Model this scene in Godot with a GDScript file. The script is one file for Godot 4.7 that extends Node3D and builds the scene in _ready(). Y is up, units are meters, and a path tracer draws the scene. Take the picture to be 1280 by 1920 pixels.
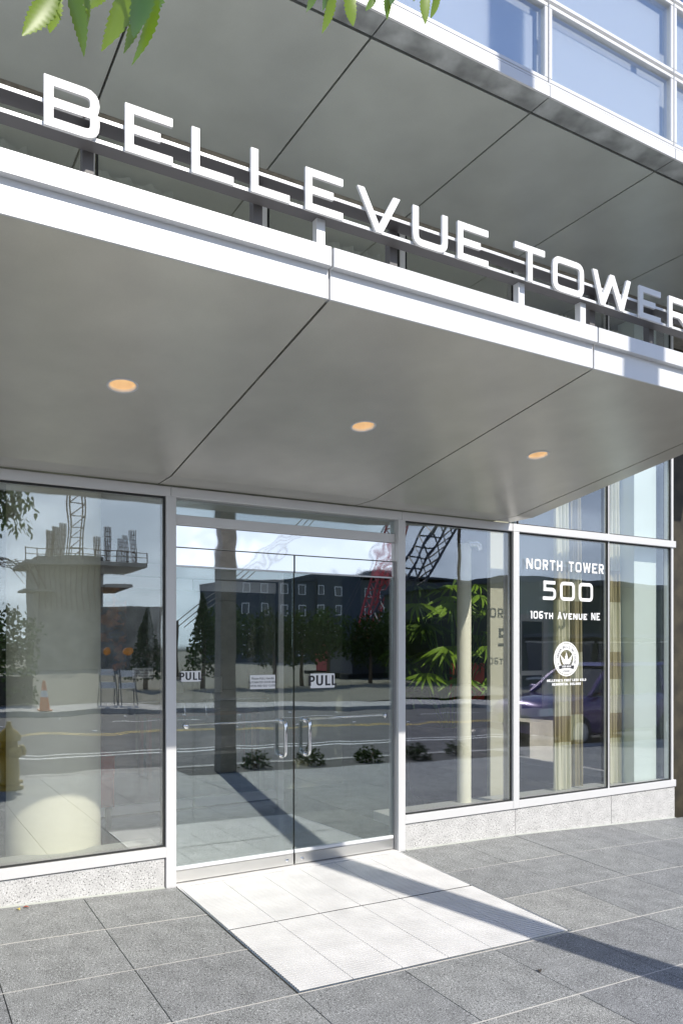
extends Node3D
# ---------------------------------------------------------------- state
var M := {}
var taken := {}
var rng := RandomNumberGenerator.new()
const ZG := -0.036      # outer face of the entrance glazing

# ---------------------------------------------------------------- small helpers
func lin(r, g, b, a := 1.0) -> Color:
	var c := Color(r, g, b).linear_to_srgb()
	c.a = a
	return c

func mk(r, g, b, rough := 0.6, metal := 0.0) -> StandardMaterial3D:
	var m := StandardMaterial3D.new()
	m.albedo_color = lin(r, g, b)
	m.roughness = rough
	m.metallic = metal
	return m

func numbered(called: String) -> String:
	if not taken.has(called):
		taken[called] = 0
		return called
	taken[called] += 1
	return "%s_%03d" % [called, taken[called]]

func thing(called: String, label: String, category: String, group := "", at := Vector3.ZERO) -> Node3D:
	var o := Node3D.new()
	o.name = numbered(called)
	add_child(o)
	o.position = at
	o.set_meta("label", label)
	o.set_meta("category", category)
	if group:
		o.set_meta("group", group)
	return o

func tag(o, label: String, category: String, group := ""):
	o.set_meta("label", label)
	o.set_meta("category", category)
	if group:
		o.set_meta("group", group)
	return o

func ST(flat := true) -> SurfaceTool:
	var s := SurfaceTool.new()
	s.begin(Mesh.PRIMITIVE_TRIANGLES)
	s.set_smooth_group(-1 if flat else 1)
	return s

func put(s: SurfaceTool, called: String, m: Material, parent = null) -> MeshInstance3D:
	s.generate_normals()
	var o := MeshInstance3D.new()
	o.mesh = s.commit()
	o.material_override = m
	if parent == null:
		o.name = numbered(called)
		add_child(o)
	else:
		o.name = called
		parent.add_child(o, true)
	return o

func structure(o):
	o.set_meta("kind", "structure")
	return o

func quad(s: SurfaceTool, a: Vector3, b: Vector3, c: Vector3, d: Vector3):
	s.add_vertex(a); s.add_vertex(b); s.add_vertex(c)
	s.add_vertex(a); s.add_vertex(c); s.add_vertex(d)

func tri(s: SurfaceTool, a: Vector3, b: Vector3, c: Vector3):
	s.add_vertex(a); s.add_vertex(b); s.add_vertex(c)

# eight corners: bottom 0-3 (x0z0, x1z0, x1z1, x0z1), top 4-7
func hexa(s: SurfaceTool, p: Array):
	quad(s, p[7], p[6], p[2], p[3])
	quad(s, p[5], p[4], p[0], p[1])
	quad(s, p[6], p[5], p[1], p[2])
	quad(s, p[4], p[7], p[3], p[0])
	quad(s, p[4], p[5], p[6], p[7])
	quad(s, p[3], p[2], p[1], p[0])

func bx(s: SurfaceTool, x0, x1, y0, y1, z0, z1):
	hexa(s, [Vector3(x0, y0, z0), Vector3(x1, y0, z0), Vector3(x1, y0, z1), Vector3(x0, y0, z1), Vector3(x0, y1, z0), Vector3(x1, y1, z0), Vector3(x1, y1, z1), Vector3(x0, y1, z1)])

# box with chamfered front (+z) edges
func cbx(s: SurfaceTool, x0, x1, y0, y1, z0, z1, c := 0.003):
	var b := [Vector3(x0, y0, z1 - c), Vector3(x1, y0, z1 - c), Vector3(x1, y1, z1 - c), Vector3(x0, y1, z1 - c)]
	var f := [Vector3(x0 + c, y0 + c, z1), Vector3(x1 - c, y0 + c, z1), Vector3(x1 - c, y1 - c, z1), Vector3(x0 + c, y1 - c, z1)]
	quad(s, f[3], f[2], f[1], f[0])
	for i in 4:
		var j := (i + 1) % 4
		quad(s, f[i], f[j], b[j], b[i])
	var k := [Vector3(x0, y0, z0), Vector3(x1, y0, z0), Vector3(x1, y1, z0), Vector3(x0, y1, z0)]
	for i in 4:
		var j := (i + 1) % 4
		quad(s, b[i], b[j], k[j], k[i])
	quad(s, k[0], k[1], k[2], k[3])

func part_box(called, m, parent, x0, x1, y0, y1, z0, z1) -> MeshInstance3D:
	var s := ST()
	bx(s, x0, x1, y0, y1, z0, z1)
	return put(s, called, m, parent)

func part_cbox(called, m, parent, x0, x1, y0, y1, z0, z1, c := 0.003) -> MeshInstance3D:
	var s := ST()
	cbx(s, x0, x1, y0, y1, z0, z1, c)
	return put(s, called, m, parent)

# lathe round the y axis at o; profile = [[r, y], ...] from bottom to top
func lathe(s: SurfaceTool, o: Vector3, prof: Array, n := 24):
	for i in prof.size() - 1:
		for k in n:
			var a := TAU * k / n
			var b := TAU * (k + 1) / n
			var p0 := o + Vector3(cos(a) * prof[i][0], prof[i][1], sin(a) * prof[i][0])
			var p1 := o + Vector3(cos(b) * prof[i][0], prof[i][1], sin(b) * prof[i][0])
			var q0 := o + Vector3(cos(a) * prof[i + 1][0], prof[i + 1][1], sin(a) * prof[i + 1][0])
			var q1 := o + Vector3(cos(b) * prof[i + 1][0], prof[i + 1][1], sin(b) * prof[i + 1][0])
			quad(s, q0, q1, p1, p0)

func tube(s: SurfaceTool, pts: Array, r0: float, r1 := -1.0, n := 8):
	if r1 < 0:
		r1 = r0
	var rings := []
	var up := Vector3.UP
	for i in pts.size():
		var d: Vector3 = (pts[min(i + 1, pts.size() - 1)] - pts[max(i - 1, 0)]).normalized()
		if abs(d.dot(up)) > 0.95:
			up = Vector3.RIGHT if abs(d.x) < 0.9 else Vector3.FORWARD
		var u := d.cross(up).normalized()
		var v := u.cross(d).normalized()
		up = v
		var rr := lerpf(r0, r1, float(i) / max(1, pts.size() - 1))
		var ring := []
		for k in n:
			var a := TAU * k / n
			ring.append(pts[i] + (u * cos(a) + v * sin(a)) * rr)
		rings.append(ring)
	for i in rings.size() - 1:
		for k in n:
			var j := (k + 1) % n
			quad(s, rings[i][k], rings[i][j], rings[i + 1][j], rings[i + 1][k])
	for k in range(1, n - 1):
		tri(s, rings[0][0], rings[0][k + 1], rings[0][k])
		tri(s, rings[-1][0], rings[-1][k], rings[-1][k + 1])

func bar(s: SurfaceTool, a: Vector3, b: Vector3, r: float, n := 6):
	tube(s, [a, b], r, r, n)

# extruded polygon: 2-D points on (ax, ay) from o, thickness d along nrm
func prism(s: SurfaceTool, pts: PackedVector2Array, o: Vector3, ax: Vector3, ay: Vector3, d: Vector3):
	if Geometry2D.is_polygon_clockwise(pts):
		pts.reverse()
	var t := Geometry2D.triangulate_polygon(pts)
	var f := []
	for p in pts:
		f.append(o + ax * p.x + ay * p.y)
	var flip := ax.cross(ay).dot(d) < 0
	for i in range(0, t.size(), 3):
		var a: Vector2 = pts[t[i]]
		var b: Vector2 = pts[t[i + 1]]
		var c: Vector2 = pts[t[i + 2]]
		var ccw := (b - a).cross(c - a) > 0
		var x = f[t[i]]
		var y = f[t[i + 1]]
		var z = f[t[i + 2]]
		if ccw != flip:
			tri(s, x + d, z + d, y + d)
			tri(s, x, y, z)
		else:
			tri(s, x + d, y + d, z + d)
			tri(s, x, z, y)
	for i in pts.size():
		var j := (i + 1) % pts.size()
		if flip:
			quad(s, f[i] + d, f[i], f[j], f[j] + d)
		else:
			quad(s, f[i], f[i] + d, f[j] + d, f[j])

# ---------------------------------------------------------------- textures
func noise(seed_, freq, oct := 4, kind := FastNoiseLite.TYPE_SIMPLEX_SMOOTH) -> FastNoiseLite:
	var n := FastNoiseLite.new()
	n.seed = seed_
	n.frequency = freq
	n.noise_type = kind
	n.fractal_octaves = oct
	return n

func grey_image(n: FastNoiseLite, size: int) -> PackedByteArray:
	var im := n.get_seamless_image(size, size)
	im.convert(Image.FORMAT_L8)
	return im.get_data()

# colour texture: base grey with a fine grain, coarse patches and dark / light flecks
func stone_texture(size: int, base: float, fine: float, patch: float, dark: float, light: float, tint := Vector3.ONE, seed_ := 1) -> ImageTexture:
	var a := grey_image(noise(seed_, 0.22, 2), size)
	var b := grey_image(noise(seed_ + 7, 0.006, 4), size)
	var c := grey_image(noise(seed_ + 13, 0.07, 3), size)
	var data := PackedByteArray()
	data.resize(size * size * 3)
	var r := RandomNumberGenerator.new()
	r.seed = seed_
	for i in size * size:
		var v := base + (a[i] / 255.0 - 0.5) * fine + (b[i] / 255.0 - 0.5) * patch + (r.randf() - 0.5) * fine * 0.6
		var k := c[i] / 255.0
		if k < 0.30:
			v -= dark * minf(1.0, (0.30 - k) * 11.0)
		elif k > 0.72:
			v += light * minf(1.0, (k - 0.72) * 11.0)
		data[i * 3] = int(clampf(v * tint.x, 0.01, 0.99) * 255)
		data[i * 3 + 1] = int(clampf(v * tint.y, 0.01, 0.99) * 255)
		data[i * 3 + 2] = int(clampf(v * tint.z, 0.01, 0.99) * 255)
	return ImageTexture.create_from_image(Image.create_from_data(size, size, false, Image.FORMAT_RGB8, data))

func normal_texture(n: FastNoiseLite, size: int, strength: float) -> ImageTexture:
	var im := n.get_seamless_image(size, size)
	im.convert(Image.FORMAT_RGBA8)
	im.bump_map_to_normal_map(strength)
	return ImageTexture.create_from_image(im)

func world_tex(m: StandardMaterial3D, t: Texture2D, metres: float):
	m.albedo_texture = t
	m.uv1_triplanar = true
	m.uv1_world_triplanar = true
	m.uv1_scale = Vector3.ONE / metres
	m.uv1_triplanar_sharpness = 8.0
	return m

func mirror_glass(alpha: float, r := 1.0, g := 1.0, b := 1.0, wave: Texture2D = null, amount := 0.02) -> StandardMaterial3D:
	var m := mk(r, g, b, 0.0, 1.0)
	m.albedo_color.a = alpha
	m.transparency = BaseMaterial3D.TRANSPARENCY_ALPHA
	var im := Image.create(4, 4, false, Image.FORMAT_RGBA8)
	im.fill(Color.WHITE)
	m.albedo_texture = ImageTexture.create_from_image(im)
	if wave:
		m.normal_enabled = true
		m.normal_texture = wave
		m.normal_scale = amount
		m.uv1_triplanar = true
		m.uv1_world_triplanar = true
		m.uv1_scale = Vector3.ONE / 2.4
	return m

# ---------------------------------------------------------------- ground heights
func plane_y(x: float, z: float) -> float:
	return 0.010 - 0.0232 * (clampf(x, -25, 25) - 1.6) - 0.016 * minf(z, 6.0)

func wall_y(x: float) -> float:
	var k := [[0.56, 0.045], [1.57, 0.006], [1.65, 0.0], [3.47, 0.0], [4.69, -0.022], [6.84, -0.111]]
	if x <= k[0][0]:
		return k[0][1] - 0.0232 * (maxf(x, -25) - k[0][0])
	for i in k.size() - 1:
		if x <= k[i + 1][0]:
			return lerpf(k[i][1], k[i + 1][1], (x - k[i][0]) / (k[i + 1][0] - k[i][0]))
	return -0.111 - 0.0232 * (minf(x, 25) - 6.84)

func gy(x: float, z: float) -> float:
	if z <= 0.0:
		return wall_y(x)
	if z < 1.77:
		return lerpf(wall_y(x), plane_y(x, 1.77), z / 1.77)
	return plane_y(x, z)

# ---------------------------------------------------------------- stroke lettering
func rounded(p: Array, r: float, closed: bool) -> Array:
	if r <= 0.0:
		return p
	var out := []
	var n := p.size()
	for i in n:
		if not closed and (i == 0 or i == n - 1):
			out.append(p[i])
			continue
		var a: Vector2 = p[(i - 1 + n) % n]
		var b: Vector2 = p[i]
		var c: Vector2 = p[(i + 1) % n]
		var da := (a - b)
		var dc := (c - b)
		var rr := minf(r, minf(da.length(), dc.length()) * 0.5)
		var s0 := b + da.normalized() * rr
		var s1 := b + dc.normalized() * rr
		for k in 5:
			var t := k / 4.0
			out.append(s0.lerp(b, t).lerp(b.lerp(s1, t), t))
	return out

func ribbon(s: SurfaceTool, p: Array, w: float, closed: bool, o: Vector3, ax: Vector3, ay: Vector3, d: Vector3):
	var n := p.size()
	var L := []
	var R := []
	for i in n:
		var a: Vector2 = p[(i - 1 + n) % n] if (closed or i > 0) else p[i] * 2.0 - p[i + 1]
		var c: Vector2 = p[(i + 1) % n] if (closed or i < n - 1) else p[i] * 2.0 - p[i - 1]
		var b: Vector2 = p[i]
		var n0 := (b - a).normalized().orthogonal()
		var n1 := (c - b).normalized().orthogonal()
		var m := (n0 + n1).normalized()
		var k := w * 0.5 / maxf(0.3, m.dot(n0))
		L.append(o + ax * (b + m * k).x + ay * (b + m * k).y)
		R.append(o + ax * (b - m * k).x + ay * (b - m * k).y)
	var last := n if closed else n - 1
	for i in last:
		var j := (i + 1) % n
		quad(s, R[i] + d, R[j] + d, L[j] + d, L[i] + d)
		quad(s, L[i], L[j], R[j], R[i])
		quad(s, L[i] + d, L[j] + d, L[j], L[i])
		quad(s, R[j] + d, R[i] + d, R[i], R[j])
	if not closed:
		quad(s, L[0] + d, L[0], R[0], R[0] + d)
		quad(s, R[n - 1] + d, R[n - 1], L[n - 1], L[n - 1] + d)

func glyph_width(ch: String) -> float:
	return {"W": 1.5, "I": 0.2, "'": 0.25, "1": 0.42, " ": 0.6, "V": 1.15, "A": 1.15, "O": 1.15, "0": 1.15, "U": 1.05, "N": 1.15, ".": 0.25}.get(ch, 1.0)

func glyph(s: SurfaceTool, ch: String, o: Vector3, w: float, hgt: float, sw: float, d: float, ax := Vector3.RIGHT, ay := Vector3.UP):
	var h := sw * 0.5
	var m := hgt * 0.5
	var T := hgt
	var st := []      # [points, closed, radius]
	var po := []
	var r := hgt * 0.2
	match ch:
		"E":
			st = [[[Vector2(w, T - h), Vector2(h, T - h), Vector2(h, h), Vector2(w, h)], false, 0.0], [[Vector2(sw, m), Vector2(w * 0.74, m)], false, 0.0]]
		"F":
			st = [[[Vector2(w, T - h), Vector2(h, T - h), Vector2(h, 0)], false, 0.0], [[Vector2(sw, m), Vector2(w * 0.74, m)], false, 0.0]]
		"B":
			st = [[[Vector2(h, sw), Vector2(h, T - sw)], false, 0.0], [[Vector2(0, T - h), Vector2(w - h, T - h), Vector2(w - h, m), Vector2(sw, m)], false, r], [[Vector2(w * 0.7, m), Vector2(w - h, m), Vector2(w - h, h), Vector2(0, h)], false, r]]
		"L":
			st = [[[Vector2(h, T), Vector2(h, h), Vector2(w, h)], false, 0.0]]
		"U":
			st = [[[Vector2(h, T), Vector2(h, h), Vector2(w - h, h), Vector2(w - h, T)], false, r]]
		"T":
			st = [[[Vector2(0, T - h), Vector2(w, T - h)], false, 0.0], [[Vector2(w * 0.5, 0), Vector2(w * 0.5, T - sw)], false, 0.0]]
		"O", "0", "D":
			st = [[[Vector2(h, h), Vector2(w - h, h), Vector2(w - h, T - h), Vector2(h, T - h)], true, r]]
		"C":
			st = [[[Vector2(w, T - h), Vector2(h, T - h), Vector2(h, h), Vector2(w, h)], false, r]]
		"G":
			st = [[[Vector2(w, T - h), Vector2(h, T - h), Vector2(h, h), Vector2(w - h, h), Vector2(w - h, m), Vector2(w * 0.5, m)], false, r]]
		"5":
			st = [[[Vector2(w * 0.95, T - h), Vector2(h * 1.6, T - h), Vector2(h * 1.6, m + h)], false, 0.0], [[Vector2(h * 0.6, m + h * 0.6), Vector2(w - h, m + h * 0.6), Vector2(w - h, h), Vector2(0, h)], false, r]]
		"S":
			st = [[[Vector2(w, T - h), Vector2(h, T - h), Vector2(h, m), Vector2(w - h, m), Vector2(w - h, h), Vector2(0, h)], false, r]]
		"6":
			st = [[[Vector2(w, T - h), Vector2(h, T - h), Vector2(h, h), Vector2(w - h, h), Vector2(w - h, m), Vector2(sw, m)], false, r]]
		"R":
			st = [[[Vector2(h, 0), Vector2(h, T - sw)], false, 0.0], [[Vector2(0, T - h), Vector2(w - h, T - h), Vector2(w - h, m * 0.9), Vector2(sw, m * 0.9)], false, r]]
			po = [[Vector2(w * 0.42, m * 0.9 - h), Vector2(w * 0.42 + sw * 1.3, m * 0.9 - h), Vector2(w, 0), Vector2(w - sw * 1.4, 0)]]
		"H":
			st = [[[Vector2(h, 0), Vector2(h, T)], false, 0.0], [[Vector2(w - h, 0), Vector2(w - h, T)], false, 0.0], [[Vector2(sw, m), Vector2(w - sw, m)], false, 0.0]]
		"I":
			st = [[[Vector2(w * 0.5, 0), Vector2(w * 0.5, T)], false, 0.0]]
		"'":
			st = [[[Vector2(w * 0.5, T * 0.75), Vector2(w * 0.5, T)], false, 0.0]]
		".":
			st = [[[Vector2(w * 0.5, 0), Vector2(w * 0.5, sw)], false, 0.0]]
		"1":
			st = [[[Vector2(w - h, 0), Vector2(w - h, T)], false, 0.0], [[Vector2(0, T - h), Vector2(w - sw, T - h)], false, 0.0]]
		"N":
			po = [[Vector2(0, 0), Vector2(0, T), Vector2(sw * 1.3, T), Vector2(w - sw, sw * 1.75), Vector2(w - sw, T), Vector2(w, T), Vector2(w, 0), Vector2(w - sw * 1.3, 0), Vector2(sw, T - sw * 1.75), Vector2(sw, 0)]]
		"V":
			po = [[Vector2(0, T), Vector2(sw * 1.12, T), Vector2(w * 0.5, sw * 1.1), Vector2(w - sw * 1.12, T), Vector2(w, T), Vector2(w * 0.5 + sw * 0.55, 0), Vector2(w * 0.5 - sw * 0.55, 0)]]
		"A":
			po = [[Vector2(0, 0), Vector2(sw * 1.12, 0), Vector2(w * 0.5, T - sw * 1.1), Vector2(w - sw * 1.12, 0), Vector2(w, 0), Vector2(w * 0.5 + sw * 0.55, T), Vector2(w * 0.5 - sw * 0.55, T)]]
			st = [[[Vector2(w * 0.2, T * 0.28), Vector2(w * 0.8, T * 0.28)], false, 0.0]]
		"W":
			var q := w * 0.25
			po = [[Vector2(0, T), Vector2(sw * 1.05, T), Vector2(q, sw * 1.7), Vector2(w * 0.5 - sw * 0.5, T), Vector2(w * 0.5 + sw * 0.5, T), Vector2(w - q, sw * 1.7), Vector2(w - sw * 1.05, T), Vector2(w, T), Vector2(w - q + sw * 0.5, 0), Vector2(w - q - sw * 0.5, 0), Vector2(w * 0.5, T - sw * 1.7), Vector2(q + sw * 0.5, 0), Vector2(q - sw * 0.5, 0)]]
	var nrm := ax.cross(ay).normalized()
	var i := 0
	for e in st:
		ribbon(s, rounded(e[0], e[2], e[1]), sw, e[1], o, ax, ay, nrm * (d + i * minf(0.0005, d * 0.08)))
		i += 1
	for e in po:
		prism(s, PackedVector2Array(e), o, ax, ay, nrm * (d + i * minf(0.0005, d * 0.08)))
		i += 1

# a line of lettering fitted to the width x0..x1
func lettering(parent, txt: String, x0: float, x1: float, y: float, hgt: float, z: float, sw: float, d: float, m: Material, joined := false, small := ""):
	var total := 0.0
	for c in txt:
		total += glyph_width(c) + 0.32
	total -= 0.32
	var k := (x1 - x0) / total
	var x := x0
	var s := ST()
	for i in txt.length():
		var c := txt[i]
		if c != " ":
			var hh := hgt * (0.82 if small.length() > i and small[i] == "s" else 1.0)
			if not joined:
				s = ST()
			glyph(s, c, Vector3(x, y, z), glyph_width(c) * k, hh, sw, d)
			if not joined:
				put(s, "letter", m, parent)
		x += (glyph_width(c) + 0.32) * k
	if joined:
		put(s, "text_line", m, parent)

# ---------------------------------------------------------------- materials
func make_materials():
	var wavy := normal_texture(noise(41, 0.008, 2), 512, 6.0)
	var paver := stone_texture(1024, 0.60, 0.85, 0.12, 0.34, 0.24, Vector3(0.985, 1.0, 1.0), 3)
	var tones := [[0.82, 0.82, 0.82], [0.85, 0.85, 0.845], [0.885, 0.88, 0.865], [0.79, 0.79, 0.795]]
	for i in 4:
		var m := mk(1, 1, 1, 0.72)
		m.albedo_color = Color(tones[i][0], tones[i][1], tones[i][2])
		world_tex(m, paver, 1.35)
		m.uv1_offset = Vector3(0.13 * i, 0.37 * i, 0.61 * i)
		M["paver%d" % i] = m
	M.granite = world_tex(mk(1, 1, 1, 0.5), stone_texture(1024, 0.72, 0.36, 0.08, 0.5, 0.14, Vector3(1.0, 0.997, 0.99), 21), 1.0)
	M.mortar_dark = mk(0.05, 0.05, 0.048, 0.9)
	M.mortar_light = mk(0.55, 0.53, 0.49, 0.9)
	var asph := mk(1, 1, 1, 0.85)
	asph.albedo_color = Color(0.62, 0.62, 0.64)
	M.asphalt = world_tex(asph, stone_texture(512, 0.46, 0.30, 0.12, 0.1, 0.2, Vector3.ONE, 31), 2.0)
	M.kerb = world_tex(mk(0.62, 0.6, 0.56, 0.85), stone_texture(512, 0.8, 0.15, 0.15, 0.1, 0.05, Vector3.ONE, 35), 1.5)
	M.paint_white = mk(0.75, 0.75, 0.72, 0.7)
	M.paint_yellow = mk(0.6, 0.42, 0.06, 0.7)
	M.soil = world_tex(mk(0.12, 0.09, 0.06, 1.0), stone_texture(256, 0.7, 0.5, 0.3, 0.3, 0.1, Vector3.ONE, 36), 0.7)
	M.dirt = mk(0.17, 0.16, 0.12, 1.0)
	# anodised and painted aluminium
	M.alu = mk(0.66, 0.66, 0.66, 0.42, 0.25)
	M.alu_white = mk(0.73, 0.74, 0.75, 0.38, 0.15)
	M.letter = mk(0.82, 0.82, 0.81, 0.45)
	M.bar = mk(0.34, 0.34, 0.35, 0.5, 0.2)
	M.rail_dark = mk(0.13, 0.125, 0.125, 0.55)
	M.roofing = mk(0.55, 0.55, 0.54, 0.8)
	var sof := stone_texture(1024, 0.90, 0.015, 0.055, 0.0, 0.0, Vector3(1.0, 0.99, 0.965), 51)
	var m1 := mk(0.77, 0.765, 0.735, 0.30, 0.45)
	world_tex(m1, sof, 2.7)
	m1.normal_enabled = true
	m1.normal_texture = normal_texture(noise(44, 0.006, 2), 512, 3.0)
	m1.normal_scale = 0.12
	M.soffit = m1
	var m2 := mk(0.66, 0.71, 0.71, 0.33, 0.4)
	world_tex(m2, sof, 3.3)
	m2.normal_enabled = true
	m2.normal_texture = m1.normal_texture
	m2.normal_scale = 0.12
	M.soffit_high = m2
	M.soffit_edge = world_tex(mk(0.56, 0.59, 0.59, 0.45, 0.3), stone_texture(512, 0.82, 0.05, 0.34, 0.0, 0.0, Vector3.ONE, 53), 0.8)
	M.black = mk(0.012, 0.012, 0.013, 0.6)
	M.gasket = mk(0.015, 0.016, 0.016, 0.45)
	var pol := mk(0.90, 0.90, 0.90, 0.03, 1.0)
	pol.normal_enabled = true
	pol.normal_texture = wavy
	pol.normal_scale = 0.05
	pol.uv1_triplanar = true
	pol.uv1_world_triplanar = true
	pol.uv1_scale = Vector3.ONE / 1.4
	M.polished = pol
	M.chrome = mk(0.82, 0.83, 0.84, 0.08, 1.0)
	M.brushed = mk(0.62, 0.62, 0.61, 0.28, 1.0)
	# coated glass: part mirror, part clear
	M.glass = mirror_glass(0.235, 0.92, 0.97, 0.95, wavy, 0.012)
	M.glass_door = mirror_glass(0.24, 0.86, 0.97, 0.97, wavy, 0.008)
	M.glass_high = mirror_glass(0.27, 0.88, 0.95, 1.0, wavy, 0.015)
	M.glass_right = mirror_glass(0.18, 0.86, 0.92, 1.0, wavy, 0.012)
	M.glass_plain = mk(0.8, 0.9, 0.88, 0.02)
	M.glass_plain.albedo_color.a = 0.06
	M.glass_plain.transparency = BaseMaterial3D.TRANSPARENCY_ALPHA
	M.vinyl = mk(0.84, 0.85, 0.86, 0.5)
	M.sign_white = mk(0.82, 0.82, 0.82, 0.4)
	M.sign_text = mk(0.03, 0.03, 0.035, 0.5)
	# entrance mat
	M.mat_bar = world_tex(mk(0.77, 0.765, 0.75, 0.45, 0.05), stone_texture(512, 0.92, 0.12, 0.12, 0.0, 0.0, Vector3.ONE, 61), 0.9)
	M.mat_base = mk(0.05, 0.05, 0.05, 0.7)
	# indoors
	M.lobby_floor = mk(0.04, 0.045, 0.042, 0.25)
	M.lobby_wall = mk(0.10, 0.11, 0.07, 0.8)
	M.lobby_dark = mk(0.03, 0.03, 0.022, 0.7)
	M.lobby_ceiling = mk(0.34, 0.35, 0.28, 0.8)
	M.cream = mk(0.80, 0.80, 0.62, 0.6)
	M.pale = mk(0.62, 0.72, 0.66, 0.6)
	M.pilaster = mk(0.50, 0.50, 0.38, 0.7)
	M.ledge = mk(0.45, 0.47, 0.43, 0.4)
	M.curtain_pale = mk(0.66, 0.66, 0.48, 0.9)
	M.curtain_dark = mk(0.40, 0.36, 0.20, 0.9)
	M.curtain_grey = mk(0.36, 0.38, 0.33, 0.9)
	for k in ["curtain_pale", "curtain_dark", "curtain_grey"]:
		M[k].backlight_enabled = true
		M[k].backlight = Color(0.35, 0.35, 0.3)
	M.blind = mk(0.60, 0.66, 0.72, 0.8)
	M.pot = mk(0.035, 0.033, 0.035, 0.35)
	M.red = mk(0.45, 0.05, 0.015, 0.5)
	M.wood = mk(0.16, 0.07, 0.03, 0.5)
	M.shade = mk(0.75, 0.72, 0.62, 0.8)
	# street
	M.concrete = world_tex(mk(0.46, 0.43, 0.36, 0.9), stone_texture(512, 0.8, 0.12, 0.3, 0.08, 0.0, Vector3.ONE, 71), 6.0)
	M.dark_stone = world_tex(mk(0.07, 0.062, 0.045, 0.7), stone_texture(512, 0.72, 0.12, 0.45, 0.12, 0.0, Vector3(1, 0.97, 0.88), 73), 1.2)
	M.pylon = world_tex(mk(0.50, 0.45, 0.37, 0.8), stone_texture(512, 0.72, 0.3, 0.12, 0.2, 0.1, Vector3.ONE, 75), 0.8)
	M.pale_stone = world_tex(mk(0.66, 0.64, 0.56, 0.8), stone_texture(512, 0.86, 0.12, 0.12, 0.1, 0.0, Vector3.ONE, 76), 1.2)
	M.hydrant = mk(0.40, 0.27, 0.02, 0.45)
	M.steel = mk(0.12, 0.12, 0.12, 0.5, 0.5)
	M.rust_steel = mk(0.16, 0.11, 0.08, 0.7)
	M.crane_red = mk(0.45, 0.05, 0.06, 0.5)
	M.crane_dark = mk(0.07, 0.07, 0.08, 0.5)
	M.orange = mk(0.75, 0.20, 0.03, 0.55)
	M.amber = mk(0.85, 0.30, 0.02, 0.2)
	M.bark = mk(0.13, 0.09, 0.06, 0.9)
	M.apt = mk(0.05, 0.065, 0.085, 0.8)
	M.apt_light = mk(0.10, 0.115, 0.12, 0.8)
	M.low_wall = mk(0.06, 0.075, 0.05, 0.8)
	M.window_dark = mk(0.05, 0.06, 0.08, 0.1)
	M.white_trim = mk(0.72, 0.72, 0.70, 0.6)
	M.tyre = mk(0.02, 0.02, 0.02, 0.8)
	var car := mk(0.09, 0.035, 0.16, 0.25, 0.3)
	car.clearcoat_enabled = true
	car.clearcoat = 1.0
	car.clearcoat_roughness = 0.03
	M.car = car
	M.car_glass = mk(0.02, 0.025, 0.04, 0.03)
	M.lamp_glass = mk(0.8, 0.8, 0.8, 0.1)
	for e in [["leaf", 0.30], ["far_leaf", 0.10], ["palm_leaf", 0.30]]:
		var l := mk(1, 1, 1, 0.45)
		l.albedo_color = Color.WHITE
		l.vertex_color_use_as_albedo = true
		l.backlight_enabled = true
		l.backlight = Color(e[1] + 0.3, e[1] + 0.35, e[1] * 0.3)
		l.cull_mode = BaseMaterial3D.CULL_DISABLED
		M[e[0]] = l
	M.far_leaf.roughness = 0.95
	M.far_leaf.metallic_specular = 0.15
	M.palm_leaf.metallic_specular = 0.35
	M.leaf_a = leaf_material(0.11, 0.17, 0.012)
	M.leaf_b = leaf_material(0.06, 0.12, 0.012)
	M.leaf_c = leaf_material(0.025, 0.075, 0.018)
	var glow := mk(1.0, 0.62, 0.35, 0.5)
	glow.emission_enabled = true
	glow.emission = Color(1.0, 0.90, 0.74)
	glow.emission_energy_multiplier = 3.0
	M.lamp_glow = glow
	M.lamp_cone = mk(0.88, 0.78, 0.62, 0.35, 0.3)

func leaf_material(r, g, b) -> StandardMaterial3D:
	var l := mk(r, g, b, 0.42)
	l.backlight_enabled = true
	l.backlight = lin(0.30, 0.42, 0.02)
	l.cull_mode = BaseMaterial3D.CULL_DISABLED
	return l

# ---------------------------------------------------------------- sky
func cloud_cover() -> ImageTexture:
	var w := 1024
	var h := 512
	var n := noise(5, 1.6, 5)
	var data := PackedByteArray()
	data.resize(w * h * 4)
	for y in h:
		var el := (0.5 - (y + 0.5) / h) * PI
		if el <= 0.0:
			continue
		for x in w:
			var az := (x + 0.5) / w * TAU
			var k := 1.0 / (sin(el) + 0.22)
			var v := n.get_noise_3d(cos(az) * cos(el) * k, sin(az) * cos(el) * k, el * 2.0)
			var c := smoothstep(-0.02, 0.42, v)
			var i := (y * w + x) * 4
			data[i] = 235; data[i + 1] = 240; data[i + 2] = 248
			data[i + 3] = int(c * 200)
	return ImageTexture.create_from_image(Image.create_from_data(w, h, false, Image.FORMAT_RGBA8, data))

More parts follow.
